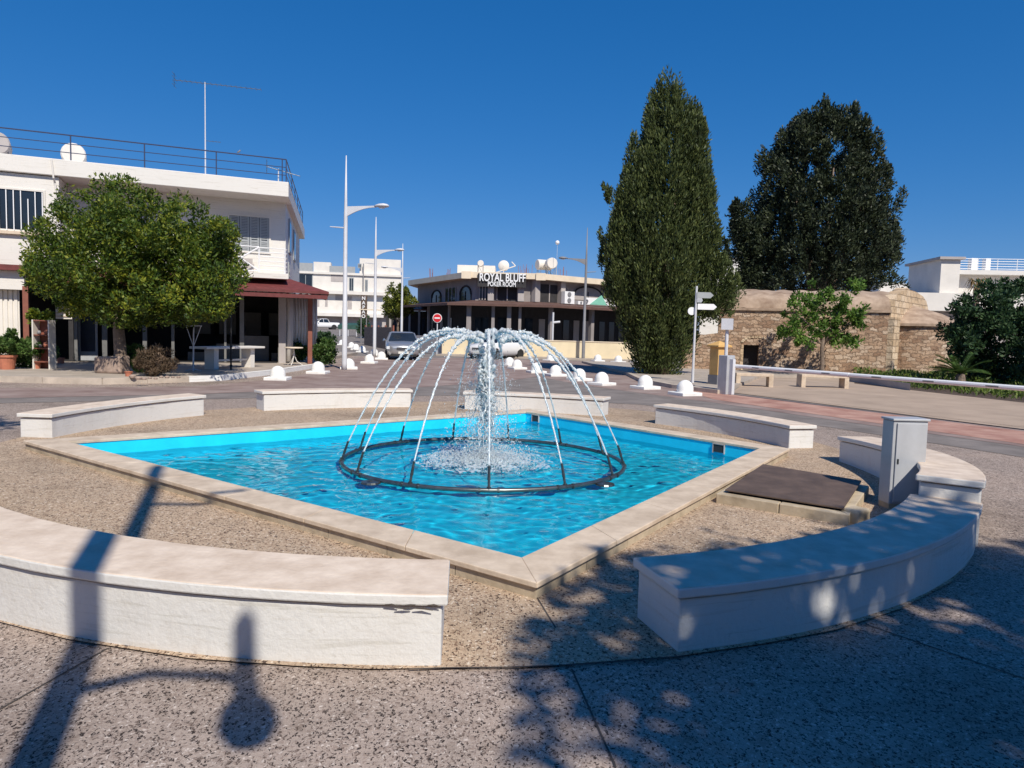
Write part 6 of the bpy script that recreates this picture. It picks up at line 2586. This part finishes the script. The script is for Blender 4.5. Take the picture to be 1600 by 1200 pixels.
# long table
a, b_ = G(330, 578, .15), G(402, 574, .15)
tb_ = thing('stone_table', 'long pale stone slab table on two thick legs under the awning', 'table', ((a.x + b_.x) / 2, (a.y + b_.y) / 2, .15))
FT = Fr(tuple(a.xy), (b_ - a).xy)
LT = (b_ - a).length
mb = MB()
FT.box(mb, -.25, LT + .35, -.65, .05, .82, .89)
mb.build('tabletop', M['offwhite'], tb_, bevel=0.01)
for k in (0.25, LT - .22):
    mb = MB()
    FT.box(mb, k, k + .2, -.5, -.1, .15, .82)
    mb.build('leg', M['offwhite'], tb_)
mb = MB()
FT.box(mb, .45, LT - .22, -.35, -.25, .4, .46)
mb.build('stretcher', M['offwhite'], tb_)
# little table
p = G(459, 571, .15)
lt_ = thing('bistro_table', 'little round cream table with curved metal legs beside the curtained side wall', 'table', p)
mb = MB()
mb.lathe((p.x, p.y, .80), [(.0001, 0), (.33, 0), (.34, .02), (.33, .045), (.0001, .045)], 20)
mb.build('tabletop', M['creamfascia'], lt_)
for k in range(3):
    a = k * 2.1 + .5
    mb = MB()
    mb.tube([(p.x, p.y, .79), (p.x + .03 * math.cos(a), p.y + .03 * math.sin(a), .5), (p.x + .12 * math.cos(a), p.y + .12 * math.sin(a), .3), (p.x + .33 * math.cos(a), p.y + .33 * math.sin(a), .165)], .016, 6)
    mb.build('leg', M['offwhite'], lt_)
# dark iron post with small lantern at the kerb
p = G(361, 578, .15)
ip = thing('iron_post', 'thin dark iron post rising from the kerb in front of the stone table', 'post', p)
mb = MB()
mb.tube([p, (p.x, p.y, .16), (p.x, p.y, 2.75)], [.05, .03, .03], 7)
mb.build('pole', M['rubber'], ip)
for k in range(4):
    mb = MB()
    mb.lathe((p.x, p.y, .3 + k * .2), [(.03, -.03), (.055, 0), (.03, .03)], 8)
    mb.build('collar', M['rubber'], ip)

# ================================================================== TREES OUT OF FRAME THAT CAST THE SHADE, UNSEEN SKY BLOCKERS BEHIND
def shade_tree(label, base, cc, r3, n_cl, per, cl, leaf, seed):
    t_ = thing('shade_tree', label, 'tree', base)
    rr = np.random.default_rng(seed)
    mb = MB()
    b_ = Vector(base)
    top = Vector((cc[0], cc[1], cc[2] - r3[2] * .8))
    mb.tube([b_, b_.lerp(top, .5) + Vector((.1, 0, 0)), top], [.22, .17, .14], 10)
    cen = []
    for i in range(n_cl):
        d = rr.normal(0, 1, 3)
        d /= np.linalg.norm(d)
        c = np.array(cc) + d * np.array(r3) * (.25 + .75 * rr.uniform() ** .6)
        cen.append(c)
        if i % 6 == 0:
            mb.tube([top, top.lerp(Vector(c), .5) + Vector((0, 0, .2)), Vector(c)], [.08, .05, .015], 6)
    mb.build('trunk', M['bark'], t_, smooth=True)
    P, D = clump_cloud(np.array(cen), np.ones((n_cl, 3)) * cl * rr.uniform(.6, 1.3, (n_cl, 1)), per, .2)
    leaves('crown', P, D, leaf[0], leaf[1], M['leaf_shrub'], t_)
    return t_


shade_tree('tree behind the viewer at the right, casting the dappled shade', (6.0, -2.2, 0), (6.95, -3.5, 7.2), (4.2, 2.7, 1.5), 275, 105, .48, (.20, .11), 41)
shade_tree('tree outside the left edge, casting streaks of shade', (-6.9, 4.2, 0), (-6.3, 4.9, 6.2), (1.2, 1.1, .9), 26, 60, .36, (.16, .09), 42)
shade_tree('unseen tree added far behind the viewer to the left to block sky light', (-8, -13, 0), (-8, -13, 6.2), (4.2, 3.5, 3.2), 90, 60, .8, (.34, .2), 43)  # this and the next two trees are added to cut ambient sky light
shade_tree('unseen tree added far behind the viewer in the middle to block sky light', (1.0, -14, 0), (1.0, -14, 6.4), (4.4, 3.5, 3.2), 90, 60, .8, (.34, .2), 44)
shade_tree('unseen tree added far behind the viewer to the right to block sky light', (12.5, -10, 0), (12.5, -10, 6.0), (4.2, 3.5, 3.2), 90, 60, .8, (.34, .2), 45)
hb2 = thing('sky_block_house', 'plain two storey house added unseen behind the viewer to block sky light', 'building', (0, -24, 0))  # unseen house added to hold back low sky light from behind
mb = MB()
mb.box(-26, 26, -32, -22, 0, 8)
mb.build('wall', M['cream'], hb2)
mb = MB()
mb.box(-26.4, 26.4, -32.4, -21.5, 8.002, 8.4)
mb.build('roof', M['maroon'], hb2)
for k in range(9):
    mb = MB()
    mb.box(-24 + k * 5.6, -22.4 + k * 5.6, -22.001, -21.93, 4.6, 6.2)
    mb.build('window', M['winglass'], hb2)
# painted margins and cracks on the two near benches
def margin(parent, c, a0, a1, ro, zt, seed):
    rr = np.random.default_rng(seed)
    n = 150
    mb = MB()
    P = []
    for i in range(n + 1):
        a = a0 + (a1 - a0) * i / n
        w_ = 0.035 + 0.012 * math.sin(i * 0.35) + 0.010 * rr.normal()
        w_ = max(w_, 0.008)
        P += [(c.x + (ro - w_) * math.cos(a), c.y + (ro - w_) * math.sin(a), zt(i / n) + 0.0015), (c.x + (ro - 0.004) * math.cos(a), c.y + (ro - 0.004) * math.sin(a), zt(i / n) + 0.0015)]
    F = [(2 * i, 2 * i + 1, 2 * i + 3, 2 * i + 2) if a1 > a0 else (2 * i, 2 * i + 2, 2 * i + 3, 2 * i + 1) for i in range(n)]
    mb.poly(P, F)
    mb.build('paint_margin', M['bench_paint'], parent)


bs = [o for o in bpy.data.objects if o.name.startswith('curved_bench')]
b1 = [o for o in bs if 'chipped' in o['label']][0]
b7 = [o for o in bs if 'dappled' in o['label']][0]
#margin(b1, C0, a_end - 0.003, a_end - 1.15, RO, lambda f: 0.365 + 0.035 * f, 1)
#margin(b7, C0, a7 + 0.003, a7e - 0.004, RO, lambda f: 0.35, 2)
# broken corner of the near bench: cracked plaster along the slab joint
rr = np.random.default_rng(12)
for k in range(5):
    a = a_end - 0.006 - 0.009 * k - 0.004 * rr.uniform()
    r_ = RO + 0.0065
    p = Vector((C0.x + r_ * math.cos(a), C0.y + r_ * math.sin(a), 0.307 + 0.012 * rr.uniform(-1, 1)))
    tn = Vector((-math.sin(a), math.cos(a), 0))
    e = Vector((math.cos(a), math.sin(a), 0)) * 0.003
    L = 0.025 + 0.03 * rr.uniform()
    dz = rr.uniform(-0.012, 0.018)
    mb = MB()
    q0, q1 = p - tn * L, p + tn * L + Vector((0, 0, dz))
    mb.poly([q0 + e, p + Vector((0, 0, -.003)) + e, q1 + e, p + Vector((0, 0, .005)) + e, q0 - e, p + Vector((0, 0, -.003)) - e, q1 - e, p + Vector((0, 0, .005)) - e], [(0, 1, 2, 3), (4, 7, 6, 5), (0, 4, 5, 1), (1, 5, 6, 2), (2, 6, 7, 3), (3, 7, 4, 0)])
    mb.build('crack', jm, b1)
for sgn_ in (1,):
    mb = MB()
    for i in range(60):
        f0, f1 = i / 60, (i + 1) / 60
        p, q = G(1143 + (1900 - 1143) * f0, 613 + (706 - 613) * f0), G(1143 + (1900 - 1143) * f1, 613 + (706 - 613) * f1)
        mb.poly([(p.x, p.y - .03, .022), (q.x, q.y - .03, .022), (q.x, q.y + .012, .022), (p.x, p.y + .012, .022)], [(0, 1, 2, 3)])
    struct(mb.build('plaza_edge_joint', jm, origin=(0, 0, 0)))
